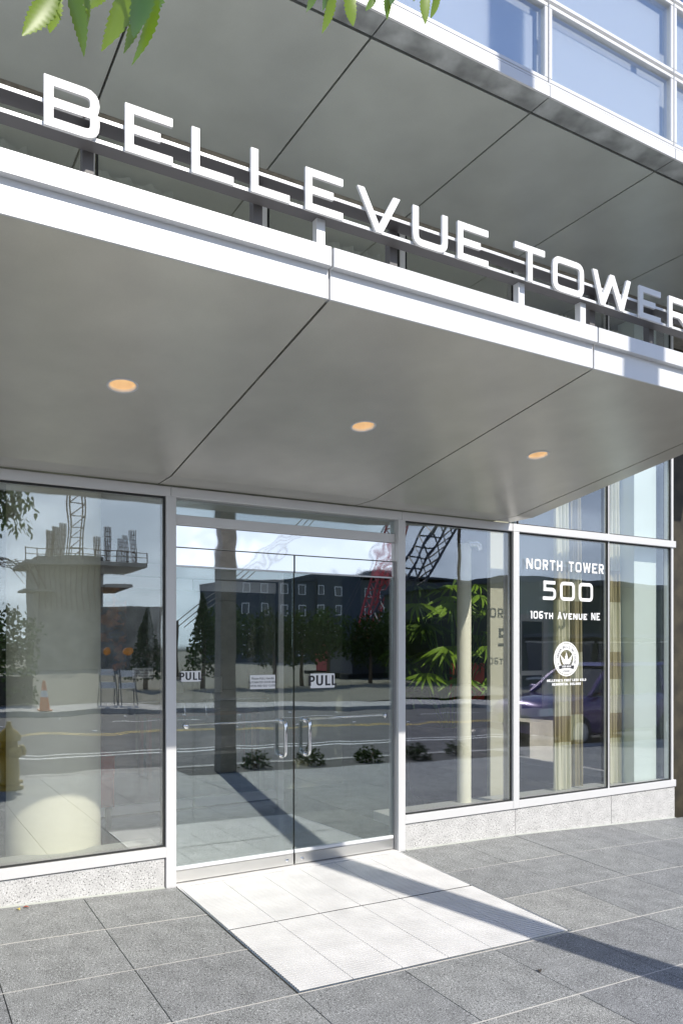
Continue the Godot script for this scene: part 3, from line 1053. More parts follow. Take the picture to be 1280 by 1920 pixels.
# ---------------------------------------------------------------- tower overhang
func build_overhang():
	var t := thing("tower_overhang", "underside and first window band of the tower projecting above the canopy", "building")
	var js := []
	for i in 10:
		js.append(2.304 - 1.1965 * 4 + 1.1965 * i)
	for i in js.size() - 1:
		var a: float = js[i]
		var b: float = js[i + 1]
		part_box("soffit_panel", M.soffit_high, t, a + 0.007, b - 0.007, 5.0, 5.03, 0.02, 1.384)
		part_box("edge_panel", M.soffit_edge, t, a + 0.004, b - 0.004, 5.0, 5.03, 1.403, 1.545)
		part_box("fascia_panel", M.alu_white, t, a + 0.003, b - 0.003, 5.0005, 5.066, 1.546, 1.56)
		part_box("fascia_lip", M.alu_white, t, a + 0.001, b - 0.001, 5.071, 5.081, 1.52, 1.558)
		for r in 4:
			var y0 := 5.094 + 0.508 * r if r < 2 else 5.094 + 1.016 + 1.3 * (r - 2)
			var y1 := y0 + (0.49 if r < 2 else 1.28)
			var w := Node3D.new()
			w.name = "window"
			t.add_child(w, true)
			var f := 0.026
			var s := ST()
			cbx(s, a + 0.005, b - 0.005, y0, y0 + f, 1.49, 1.55, 0.004)
			cbx(s, a + 0.005, b - 0.005, y1 - f, y1, 1.49, 1.55, 0.004)
			cbx(s, a + 0.005, a + 0.005 + f, y0 + f, y1 - f, 1.49, 1.55, 0.004)
			cbx(s, b - 0.005 - f, b - 0.005, y0 + f, y1 - f, 1.49, 1.55, 0.004)
			put(s, "frame", M.alu_white, w)
			part_box("pane", M.glass_high, w, a + 0.03, b - 0.03, y0 + f, y1 - f, 1.512, 1.530)
			part_box("gasket", M.bar, w, a + 0.03, b - 0.03, y0 + f - 0.001, y0 + f + 0.01, 1.531, 1.537)
			if r < 2:
				part_box("blind", M.blind, w, a + 0.035, b - 0.08, y0 + 0.02, y1 - 0.07, 1.488, 1.491)
			else:
				part_box("blind", M.blind, w, a + 0.05, b - 0.05, y0 + 0.5, y1 - 0.03, 1.486, 1.489)
	part_box("joint_backing", M.black, t, js[0], js[-1], 5.031, 5.05, 0.02, 1.49)
	part_box("floor_core", M.lobby_dark, t, js[0], js[-1], 5.05, 5.09, 0.02, 1.49)
	part_box("room_back_wall", M.blind, t, js[0], js[-1], 5.09, 8.8, 0.4, 0.45)
	part_box("roof_slab", M.concrete, t, js[0], js[-1], 8.8, 9.1, -6.2, 1.5)
	part_box("upper_wall", M.concrete, t, js[0], js[-1], 5.0, 8.8, -6.2, 0.015)

# ---------------------------------------------------------------- lobby
func build_lobby():
	var s := ST()
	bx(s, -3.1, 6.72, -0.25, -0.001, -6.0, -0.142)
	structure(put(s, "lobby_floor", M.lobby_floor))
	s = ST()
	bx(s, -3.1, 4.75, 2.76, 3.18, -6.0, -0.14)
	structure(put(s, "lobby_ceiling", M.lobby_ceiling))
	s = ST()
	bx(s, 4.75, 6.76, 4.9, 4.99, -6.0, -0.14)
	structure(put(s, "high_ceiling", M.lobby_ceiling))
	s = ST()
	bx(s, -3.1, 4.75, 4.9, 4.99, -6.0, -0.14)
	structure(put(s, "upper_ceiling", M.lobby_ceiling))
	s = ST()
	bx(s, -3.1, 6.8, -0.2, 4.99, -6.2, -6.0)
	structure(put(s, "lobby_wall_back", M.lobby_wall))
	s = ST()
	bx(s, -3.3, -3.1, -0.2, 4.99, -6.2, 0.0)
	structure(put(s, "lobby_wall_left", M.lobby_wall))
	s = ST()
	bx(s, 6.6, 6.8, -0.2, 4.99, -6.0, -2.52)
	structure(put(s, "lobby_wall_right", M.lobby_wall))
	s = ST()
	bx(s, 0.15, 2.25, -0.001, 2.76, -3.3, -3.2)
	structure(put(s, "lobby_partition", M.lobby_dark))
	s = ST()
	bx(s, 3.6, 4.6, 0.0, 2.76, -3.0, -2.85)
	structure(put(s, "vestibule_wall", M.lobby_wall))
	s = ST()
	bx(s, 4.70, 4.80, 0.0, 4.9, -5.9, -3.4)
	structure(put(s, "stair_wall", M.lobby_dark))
	# columns
	s = ST(false)
	lathe(s, Vector3(0.985, 0, -0.66), [[0.31, 0.0], [0.31, 2.76]], 48)
	tag(put(s, "round_column", M.cream), "thick round cream column standing behind the left window", "column")
	var t := thing("slim_column", "slender cream pipe column close behind the window with the palm", "column")
	s = ST(false)
	lathe(s, Vector3(4.39, 0.2, -0.35), [[0.062, 0.0], [0.062, 2.28], [0.05, 2.30], [0.05, 2.33], [0.001, 2.335]], 28)
	put(s, "shaft", M.cream, t)
	s = ST(false)
	tube(s, [Vector3(4.39, 2.50, -0.35), Vector3(4.45, 2.535, -0.35), Vector3(4.53, 2.54, -0.35), Vector3(4.56, 2.52, -0.35), Vector3(4.565, 2.48, -0.35)], 0.03, 0.028, 12)
	put(s, "elbow", M.chrome, t)
	tag(part_box("pilaster", M.pilaster, null, 4.825, 5.05, 0.0, 4.9, -0.545, -0.50), "olive-beige flat pilaster behind the window post right of the palm", "pilaster")
	tag(part_box("pilaster", M.pale, null, 6.40, 6.735, 0.24, 4.9, -0.36, -0.16), "pale green-white pilaster inside the glazed corner", "pilaster")
	# curtains
	curtain(5.46, 5.66, 0.24, 4.8, -0.33, M.curtain_pale, M.curtain_dark, "pale banded curtain gathered behind the seal on the corner window", "curtains in the corner window")
	curtain(5.74, 5.90, 0.24, 4.8, -0.40, M.curtain_dark, M.curtain_pale, "darker olive curtain beside the pale one behind the seal", "curtains in the corner window")
	curtain(6.17, 6.38, 0.24, 4.8, -0.33, M.curtain_pale, M.curtain_dark, "pale banded curtain between the slim mullion and the corner pilaster", "curtains in the corner window")
	curtain(0.25, 0.78, 3.3, 4.85, -0.35, M.curtain_grey, M.curtain_grey, "grey curtain upstairs behind the letter B of the sign", "curtains upstairs")
	curtain(1.15, 1.75, 3.3, 4.85, -0.35, M.curtain_grey, M.curtain_grey, "grey curtain upstairs behind the first letter L of the sign", "curtains upstairs")
	curtain(3.0, 3.5, 3.3, 4.85, -0.35, M.curtain_grey, M.curtain_grey, "grey curtain upstairs behind the letter U of the sign", "curtains upstairs")
	# inner doors of the vestibule
	t = thing("inner_doors", "second pair of frameless glass doors at the back of the vestibule", "doors")
	for e in [[1.70, 2.60, -1], [2.62, 3.52, 1]]:
		var d := Node3D.new()
		d.name = "door"
		t.add_child(d, true)
		part_box("door_glass", M.glass_plain, d, e[0], e[1], 0.1, 2.18, -2.412, -2.4)
		part_box("top_rail", M.brushed, d, e[0], e[1], 2.18, 2.29, -2.42, -2.39)
		part_box("bottom_rail", M.brushed, d, e[0], e[1], 0.01, 0.1, -2.42, -2.39)
		var hx: float = e[1] - 0.1 if e[2] < 0 else e[0] + 0.1
		var kx: float = e[0] + 0.08 if e[2] < 0 else e[1] - 0.08
		s = ST(false)
		tube(s, [Vector3(hx, 1.07, -2.4), Vector3(hx, 1.07, -2.34), Vector3(hx, 0.82, -2.34), Vector3(hx, 0.82, -2.4)], 0.013, 0.013, 8)
		tube(s, [Vector3(hx, 1.07, -2.42), Vector3(hx, 1.07, -2.47), Vector3(kx, 1.07, -2.47), Vector3(kx, 1.07, -2.42)], 0.012, 0.012, 8)
		put(s, "handle", M.chrome, d)
	part_box("header", M.brushed, t, 1.65, 3.57, 2.30, 2.42, -2.44, -2.36)
	part_box("jamb", M.brushed, t, 1.62, 1.69, 0.0, 2.75, -2.45, -2.35)
	part_box("jamb", M.brushed, t, 3.53, 3.59, 0.0, 2.75, -2.45, -2.35)
	# painting
	t = thing("abstract_painting", "orange, ochre and dark blue abstract painting in the lobby beside the round column", "painting")
	part_box("frame", M.black, t, 1.33, 2.17, 1.30, 2.44, -3.199, -3.15)
	var pm := mk(1, 1, 1, 0.5)
	pm.albedo_texture = paint_texture()
	var pmesh := ST()
	pmesh.set_uv(Vector2(0, 0)); pmesh.add_vertex(Vector3(1.36, 2.41, -3.146))
	pmesh.set_uv(Vector2(1, 0)); pmesh.add_vertex(Vector3(2.14, 2.41, -3.146))
	pmesh.set_uv(Vector2(1, 1)); pmesh.add_vertex(Vector3(2.14, 1.33, -3.146))
	pmesh.set_uv(Vector2(0, 0)); pmesh.add_vertex(Vector3(1.36, 2.41, -3.146))
	pmesh.set_uv(Vector2(1, 1)); pmesh.add_vertex(Vector3(2.14, 1.33, -3.146))
	pmesh.set_uv(Vector2(0, 1)); pmesh.add_vertex(Vector3(1.36, 1.33, -3.146))
	put(pmesh, "canvas", pm, t)
	# console table and lamps deep in the lobby
	t = thing("console_table", "long dark wooden console table at the back of the lobby", "table")
	part_box("table_top", M.wood, t, 2.7, 4.2, 0.74, 0.79, -4.8, -4.35)
	for x in [2.75, 4.15]:
		for z in [-4.76, -4.40]:
			part_box("leg", M.wood, t, x - 0.025, x + 0.025, 0.0, 0.74, z - 0.025, z + 0.025)
	for i in 2:
		var l := thing("table_lamp", ["small table lamp with a square white shade, left one on the console", "small table lamp with a square white shade, right one on the console"][i], "lamp", "lamps on the console", Vector3([3.10, 3.62][i], 0.79, -4.58))
		s = ST(false)
		lathe(s, Vector3.ZERO, [[0.07, 0.0], [0.07, 0.015], [0.02, 0.03], [0.035, 0.12], [0.015, 0.22], [0.01, 0.26]], 16)
		put(s, "base", M.brushed, l)
		part_box("shade", M.shade, l, -0.11, 0.11, 0.24, 0.44, -0.11, 0.11)
	# red armchair behind the doors
	t = thing("armchair", "dark red upholstered armchair in the lobby left of the inner doors", "chair")
	part_cbox("seat", M.red, t, 1.0, 1.75, 0.16, 0.44, -2.75, -2.05, 0.03)
	part_cbox("backrest", M.red, t, 1.0, 1.75, 0.44, 0.92, -2.75, -2.58, 0.03)
	for x in [1.0, 1.63]:
		part_cbox("armrest", M.red, t, x, x + 0.12, 0.441, 0.62, -2.575, -2.05, 0.02)
	for x in [1.05, 1.7]:
		for z in [-2.7, -2.1]:
			part_box("leg", M.black, t, x - 0.025, x + 0.025, 0.0, 0.16, z - 0.025, z + 0.025)
	build_palm()

func paint_texture() -> ImageTexture:
	var n := noise(91, 0.012, 4)
	var n2 := noise(92, 0.02, 3)
	var im := Image.create(192, 256, false, Image.FORMAT_RGB8)
	for y in 256:
		for x in 192:
			var v := n.get_noise_2d(x, y * 1.6) + (y - 128) / 420.0
			var c := Color(0.85, 0.50, 0.05)
			if v > 0.22: c = Color(0.05, 0.06, 0.08)
			elif v > 0.08: c = Color(0.12, 0.18, 0.38)
			elif v > -0.05: c = Color(0.35, 0.16, 0.05)
			elif v > -0.2: c = Color(0.72, 0.36, 0.04)
			im.set_pixel(x, y, c * (0.85 + 0.35 * n2.get_noise_2d(x * 2.0, y)))
	return ImageTexture.create_from_image(im)

func curtain(x0, x1, y0, y1, z, ma, mb, label, group):
	var t := thing("curtain", label, "curtain", group)
	var bands := [[0.0, 0.10, 0], [0.10, 0.155, 1], [0.155, 0.23, 0], [0.23, 0.29, 1], [0.29, 0.40, 0], [0.40, 0.47, 1], [0.47, 0.6, 0], [0.6, 1.0, 0]]
	if ma == mb:
		bands = [[0.0, 1.0, 0]]
	for b in bands:
		var s := ST(false)
		var n := 36
		var rows := 5
		for i in n:
			for k in rows:
				var p := []
				for e in [[i, k + 1], [i + 1, k + 1], [i + 1, k], [i, k]]:
					var u: float = e[0] / float(n)
					var v: float = lerpf(b[0], b[1], e[1] / float(rows))
					var spread := 1.0 + 0.10 * sin(v * 9.0) - 0.12 * v
					var xx: float = (x0 + x1) * 0.5 + (u - 0.5) * (x1 - x0) * spread
					p.append(Vector3(xx, lerpf(y0, y1, v), z + 0.028 * sin(u * 21.0 + 1.3 * sin(v * 4.0)) + 0.012 * sin(u * 47.0 + v * 6.0)))
				quad(s, p[0], p[1], p[2], p[3])
		put(s, "band", ma if b[2] == 0 else mb, t)

# ---------------------------------------------------------------- plants
# serrated leaf from base to tip; side = across, the blade is folded and sags a little
func blade(s: SurfaceTool, base: Vector3, tip: Vector3, width: float, side: Vector3, teeth := 11, sag := 0.08, fold := 0.25, col = null):
	var ax := tip - base
	side = (side - ax.normalized() * side.dot(ax.normalized())).normalized()
	var up := side.cross(ax.normalized())
	var n := teeth * 2
	var mid := []
	var lf := []
	var rt := []
	for i in n + 1:
		var t := float(i) / n
		var w := width * 0.5 * pow(sin(PI * pow(t, 0.75)), 0.9) if i < n else 0.0
		if teeth > 3 and i % 2 == 1:
			w *= 1.28
		var c := base + ax * t + up * sin(PI * t) * ax.length() * sag
		mid.append(c)
		lf.append(c + side * w + up * w * fold - ax.normalized() * (w * 0.1))
		rt.append(c - side * w + up * w * fold - ax.normalized() * (w * 0.1))
	for i in n:
		if col != null:
			s.set_color(col)
		quad(s, lf[i], lf[i + 1], mid[i + 1], mid[i])
		quad(s, mid[i], mid[i + 1], rt[i + 1], rt[i])

func rnd(a: float, b: float) -> float:
	return rng.randf_range(a, b)

func rdir() -> Vector3:
	return Vector3(rnd(-1, 1), rnd(-1, 1), rnd(-1, 1)).normalized()

func build_street_tree():
	rng.seed = 77
	var t := thing("street_tree", "young street tree whose drooping serrated leaves hang into the top of the view", "tree")
	var s := ST(false)
	var x0 := -0.62
	tube(s, [Vector3(x0, gy(x0, 5.3) - 0.05, 5.3), Vector3(x0, 1.2, 5.32), Vector3(x0 - 0.03, 2.6, 5.28), Vector3(x0 - 0.02, 3.5, 5.25), Vector3(x0 - 0.1, 4.6, 5.3), Vector3(x0 - 0.15, 5.8, 5.3)], 0.075, 0.02, 10)
	put(s, "trunk", M.bark, t)
	var limbs := [[Vector3(x0, 3.1, 5.27), Vector3(-0.3, 3.4, 4.7), Vector3(0.1, 3.2, 4.05), Vector3(0.33, 2.93, 3.68)], [Vector3(x0, 3.4, 5.25), Vector3(0.0, 3.8, 4.8), Vector3(0.5, 3.6, 4.1), Vector3(0.85, 3.14, 3.72)], [Vector3(x0, 3.6, 5.25), Vector3(-1.3, 4.2, 5.0), Vector3(-1.9, 4.4, 4.7)], [Vector3(x0 - 0.1, 4.3, 5.3), Vector3(-0.9, 4.9, 5.9), Vector3(-1.2, 5.2, 6.4)]]
	for l in limbs:
		s = ST(false)
		tube(s, l, 0.028, 0.006, 7)
		put(s, "limb", M.bark, t)
	# leaves close to the viewer, one by one
	var near := [
		[Vector3(0.242, 2.719, 3.644), Vector3(0.186, 2.611, 3.646), 0.0322, 0],
		[Vector3(0.242, 2.739, 3.622), Vector3(0.229, 2.631, 3.649), 0.0248, 0],
		[Vector3(0.251, 2.722, 3.663), Vector3(0.272, 2.567, 3.710), 0.0279, 1],
		[Vector3(0.279, 2.745, 3.636), Vector3(0.282, 2.636, 3.673), 0.0186, 1],
		[Vector3(0.323, 2.769, 3.648), Vector3(0.276, 2.682, 3.655), 0.0310, 0],
		[Vector3(0.347, 2.743, 3.690), Vector3(0.302, 2.595, 3.699), 0.0527, 0],
		[Vector3(0.354, 2.710, 3.745), Vector3(0.337, 2.583, 3.770), 0.0465, 2],
		[Vector3(0.362, 2.705, 3.714), Vector3(0.331, 2.582, 3.730), 0.0248, 1],
		[Vector3(0.380, 2.694, 3.746), Vector3(0.337, 2.548, 3.755), 0.0279, 1],
		[Vector3(0.399, 2.763, 3.707), Vector3(0.367, 2.656, 3.723), 0.0310, 2],
		[Vector3(0.731, 2.937, 3.642), Vector3(0.706, 2.855, 3.662), 0.0186, 1],
		[Vector3(0.771, 2.964, 3.629), Vector3(0.749, 2.884, 3.651), 0.0124, 2],
		[Vector3(0.768, 2.927, 3.663), Vector3(0.733, 2.813, 3.678), 0.0186, 0],
		[Vector3(0.780, 2.916, 3.706), Vector3(0.770, 2.802, 3.736), 0.0211, 0],
		[Vector3(0.860, 2.948, 3.681), Vector3(0.824, 2.884, 3.695), 0.0124, 1],
		[Vector3(0.863, 2.932, 3.719), Vector3(0.844, 2.840, 3.743), 0.0136, 1],
		[Vector3(0.876, 2.932, 3.727), Vector3(0.849, 2.869, 3.746), 0.0136, 2],
		[Vector3(0.930, 2.937, 3.758), Vector3(0.909, 2.831, 3.781), 0.0186, 0],
		[Vector3(0.958, 2.943, 3.760), Vector3(0.925, 2.852, 3.776), 0.0136, 0],
		[Vector3(0.908, 2.927, 3.745), Vector3(0.890, 2.877, 3.770), 0.0124, 2],
	]
	var view := Vector3(0.55, 0.55, -0.65).normalized()
	for e in near:
		s = ST(false)
		var ax: Vector3 = e[1] - e[0]
		var side := ax.cross(view).normalized().rotated(ax.normalized(), rnd(-0.5, 0.5))
		blade(s, e[0], e[1], e[2], side, 11, rnd(0.02, 0.09), rnd(0.1, 0.35))
		var end: Vector3 = limbs[0][3] if e[0].x < 0.55 else limbs[1][3]
		put(s, "leaf", M[["leaf_a", "leaf_b", "leaf_c"][e[3]]], t)
		s = ST(false)
		tube(s, [e[0], e[0].lerp(end, 0.5) + Vector3(0, 0.03, 0), end], 0.0022, 0.003, 5)
		put(s, "leaf_stalk", M.leaf_b, t)
	# the rest of the crown
	s = ST(false)
	var anchors := [Vector3(-0.7, 5.0, 5.2), Vector3(-1.4, 4.6, 4.9), Vector3(-1.9, 4.5, 4.6), Vector3(-0.9, 5.6, 5.5), Vector3(-1.1, 5.2, 6.2), Vector3(-0.5, 5.9, 5.2)]
	for i in 900:
		var c: Vector3 = anchors[i % anchors.size()] + rdir() * rnd(0.1, 0.75)
		var d := (rdir() + Vector3(0, -0.9, 0)).normalized()
		var g := rnd(0.7, 1.25)
		blade(s, c, c + d * rnd(0.09, 0.15), 0.045, rdir(), 3, 0.06, 0.2, Color(0.11 * g, 0.19 * g, 0.02))
	put(s, "crown", M.leaf, t).set_meta("kind", "stuff")

func build_palm():
	rng.seed = 5
	var t := thing("potted_palm", "fan palm with glossy green leaves in a large black pot behind the window", "plant", "", Vector3(5.08, 0, -1.38))
	var s := ST(false)
	lathe(s, Vector3.ZERO, [[0.30, 0.03], [0.38, 0.05], [0.445, 0.11], [0.465, 0.2], [0.47, 0.74], [0.475, 0.80], [0.455, 0.805], [0.44, 0.74]], 40)
	put(s, "pot", M.pot, t)
	s = ST(false)
	lathe(s, Vector3.ZERO, [[0.44, 0.745], [0.3, 0.76], [0.1, 0.77], [0.001, 0.775]], 24)
	put(s, "soil", M.soil, t)
	s = ST(false)
	lathe(s, Vector3.ZERO, [[0.26, 0.0], [0.28, 0.03], [0.001, 0.032]], 24)
	put(s, "foot", M.pot, t)
	var fans := [[-0.24, 2.02, 0.30], [-0.32, 1.62, 0.34], [0.20, 2.0, 0.25], [0.12, 1.62, 0.36], [-0.10, 2.25, 0.10], [0.30, 1.78, 0.1], [-0.42, 1.85, 0.02], [-0.45, 1.35, 0.15], [0.42, 1.45, 0.0], [0.0, 1.9, -0.2], [-0.3, 2.2, -0.2], [0.35, 2.2, -0.25], [-0.5, 1.6, -0.25], [0.5, 1.75, -0.3], [-0.15, 1.3, 0.3], [0.25, 1.25, 0.25], [-0.1, 1.55, -0.35], [0.1, 2.35, -0.1], [-0.52, 2.05, 0.1], [0.46, 2.0, 0.12], [-0.4, 1.15, -0.1], [0.4, 1.15, 0.1]]
	for i in 16:
		var a := rnd(0, TAU)
		fans.append([cos(a) * rnd(0.15, 0.55), rnd(1.1, 2.3), sin(a) * rnd(0.1, 0.4)])
	for f in fans:
		var hub := Vector3(f[0], f[1], f[2])
		var root := Vector3(f[0] * 0.2, 0.75, f[2] * 0.2)
		s = ST(false)
		tube(s, [root, root.lerp(hub, 0.5) + Vector3(-f[0] * 0.12, 0.08, 0), hub], 0.008, 0.004, 6)
		put(s, "stem", M.leaf_c, t)
		s = ST(false)
		var out := Vector3(f[0], 0.05, f[2] + 0.25).normalized()
		var right := out.cross(Vector3.UP).normalized()
		var up := right.cross(out)
		var n := 9
		for k in n:
			var a := lerpf(-1.75, 1.75, k / float(n - 1)) + rnd(-0.1, 0.1)
			var d := (out * (0.55 * cos(a) + 0.25) + right * sin(a) + up * (-0.25 - 0.45 * absf(cos(a)))).normalized()
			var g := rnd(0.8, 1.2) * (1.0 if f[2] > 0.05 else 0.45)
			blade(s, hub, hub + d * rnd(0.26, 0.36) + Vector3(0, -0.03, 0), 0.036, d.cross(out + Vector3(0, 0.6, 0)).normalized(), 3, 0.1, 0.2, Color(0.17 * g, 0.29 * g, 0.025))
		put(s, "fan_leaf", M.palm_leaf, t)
	t = thing("notice_board", "red notice board on a thin stand behind the palm", "board", "", Vector3(5.95, 0, -2.2))
	part_box("board", M.red, t, -0.25, 0.25, 0.98, 1.42, -0.02, 0.02)
	part_box("stand", M.bar, t, -0.02, 0.02, 0.02, 0.979, -0.02, 0.02)
	part_box("base", M.bar, t, -0.18, 0.18, 0.0, 0.02, -0.14, 0.14)

func far_tree(pos: Vector3, h: float, r: float, label: String, dark: float, n := 700, conifer := false):
	var t := thing("leafy_tree" if not conifer else "conifer_tree", label, "tree", "trees across the street", pos)
	var s := ST(false)
	tube(s, [Vector3(0, -0.2, 0), Vector3(0.03, h * 0.4, 0), Vector3(0, h * 0.85, 0.02)], 0.05 + h * 0.02, 0.02, 7)
	put(s, "trunk", M.bark, t)
	s = ST()
	for i in n:
		var c: Vector3
		if conifer:
			var v := pow(rng.randf(), 0.8)
			var a := rnd(0, TAU)
			var rr := r * (1.0 - v) * rnd(0.4, 1.0)
			c = Vector3(cos(a) * rr, h * (0.12 + 0.88 * v), sin(a) * rr)
		else:
			var cl := i % 9
			var cc := Vector3(sin(cl * 2.4) * r * 0.55, h * (0.42 + 0.055 * cl), cos(cl * 2.4) * r * 0.55)
			c = cc + rdir() * r * 0.5 * pow(rng.randf(), 0.4)
		var u := rdir() * rnd(0.06, 0.13)
		var w := u.cross(rdir()).normalized() * rnd(0.05, 0.09)
		var g := rnd(0.6, 1.4) * dark
		s.set_color(Color(0.045 * g, 0.07 * g, 0.022 * g))
		quad(s, c - u, c - w, c + u, c + w)
	put(s, "crown", M.far_leaf, t)

func build_kerb_tree():
	var t := thing("kerb_tree", "slim tree at the far kerb, mirrored at the left window's top corner", "tree", "", Vector3(0.9, plane_y(0.9, 6) - 0.02, 19.0))
	var s := ST(false)
	tube(s, [Vector3(0, -0.1, 0), Vector3(0.02, 2.5, 0), Vector3(0.1, 5.0, 0), Vector3(0.0, 8.0, 0.1)], 0.12, 0.03, 9)
	put(s, "trunk", M.bark, t)
	for l in [[Vector3(0.03, 3.2, 0), Vector3(0.9, 4.3, 0.1), Vector3(2.0, 4.3, 0.0), Vector3(2.6, 3.9, -0.1)], [Vector3(0.1, 4.6, 0), Vector3(1.0, 6.2, -0.2), Vector3(1.9, 6.7, -0.1)], [Vector3(0.05, 4.0, 0), Vector3(-1.2, 5.6, 0.3), Vector3(-2.0, 6.4, 0.2)], [Vector3(0.05, 5.2, 0), Vector3(0.4, 7.0, 0.8), Vector3(0.6, 8.0, 1.0)]]:
		s = ST(false)
		tube(s, l, 0.05, 0.012, 7)
		put(s, "limb", M.bark, t)
	for i in 14:
		s = ST(false)
		var a := Vector3(1.2 + rnd(0, 1.0), 4.2 + rnd(-0.1, 0.15), rnd(-0.1, 0.1))
		tube(s, [a, a + Vector3(rnd(0.1, 0.5), rnd(-0.3, 0.2), rnd(-0.2, 0.2)), a + Vector3(rnd(0.4, 0.9), rnd(-0.7, 0.1), rnd(-0.2, 0.2))], 0.016, 0.005, 5)
		put(s, "twig", M.bark, t)
	s = ST(false)
	for i in 1500:
		var an: Vector3 = [Vector3(1.9, 6.4, -0.1), Vector3(0.9, 6.6, 0.1), Vector3(-1.6, 6.3, 0.2), Vector3(0.3, 7.6, 0.5), Vector3(1.5, 7.3, 0.2), Vector3(2.0, 5.7, -0.2)][i % 6]
		var c := an + rdir() * rnd(0.1, 0.95)
		var d := (rdir() * 0.8 + Vector3(0, -1.0, 0)).normalized()
		var g := rnd(0.6, 1.4)
		blade(s, c, c + d * rnd(0.16, 0.28), 0.09, rdir(), 3, 0.06, 0.2, Color(0.07 * g, 0.12 * g, 0.02))
	put(s, "crown", M.leaf, t).set_meta("kind", "stuff")

func shrub(pos: Vector3, r: float, h: float, label: String, n := 260):
	var t := thing("low_shrub", label, "shrub", "shrubs in the planting bed", pos)
	var s := ST()
	for i in n:
		var d := rdir()
		d.y = absf(d.y)
		var c := Vector3(d.x * r, d.y * h, d.z * r) * rnd(0.5, 1.0)
		var u := rdir() * rnd(0.02, 0.045)
		var w := u.cross(rdir()).normalized() * 0.018
		var g := rnd(0.5, 1.4)
		s.set_color(Color(0.06 * g, 0.085 * g, 0.03 * g))
		quad(s, c - u, c - w, c + u, c + w)
	put(s, "foliage", M.far_leaf, t)
	s = ST(false)
	for k in 4:
		bar(s, Vector3(0, -0.03, 0), Vector3(cos(k * 1.6) * r * 0.5, h * 0.6, sin(k * 1.6) * r * 0.5), 0.008, 5)
	put(s, "stems", M.bark, t)

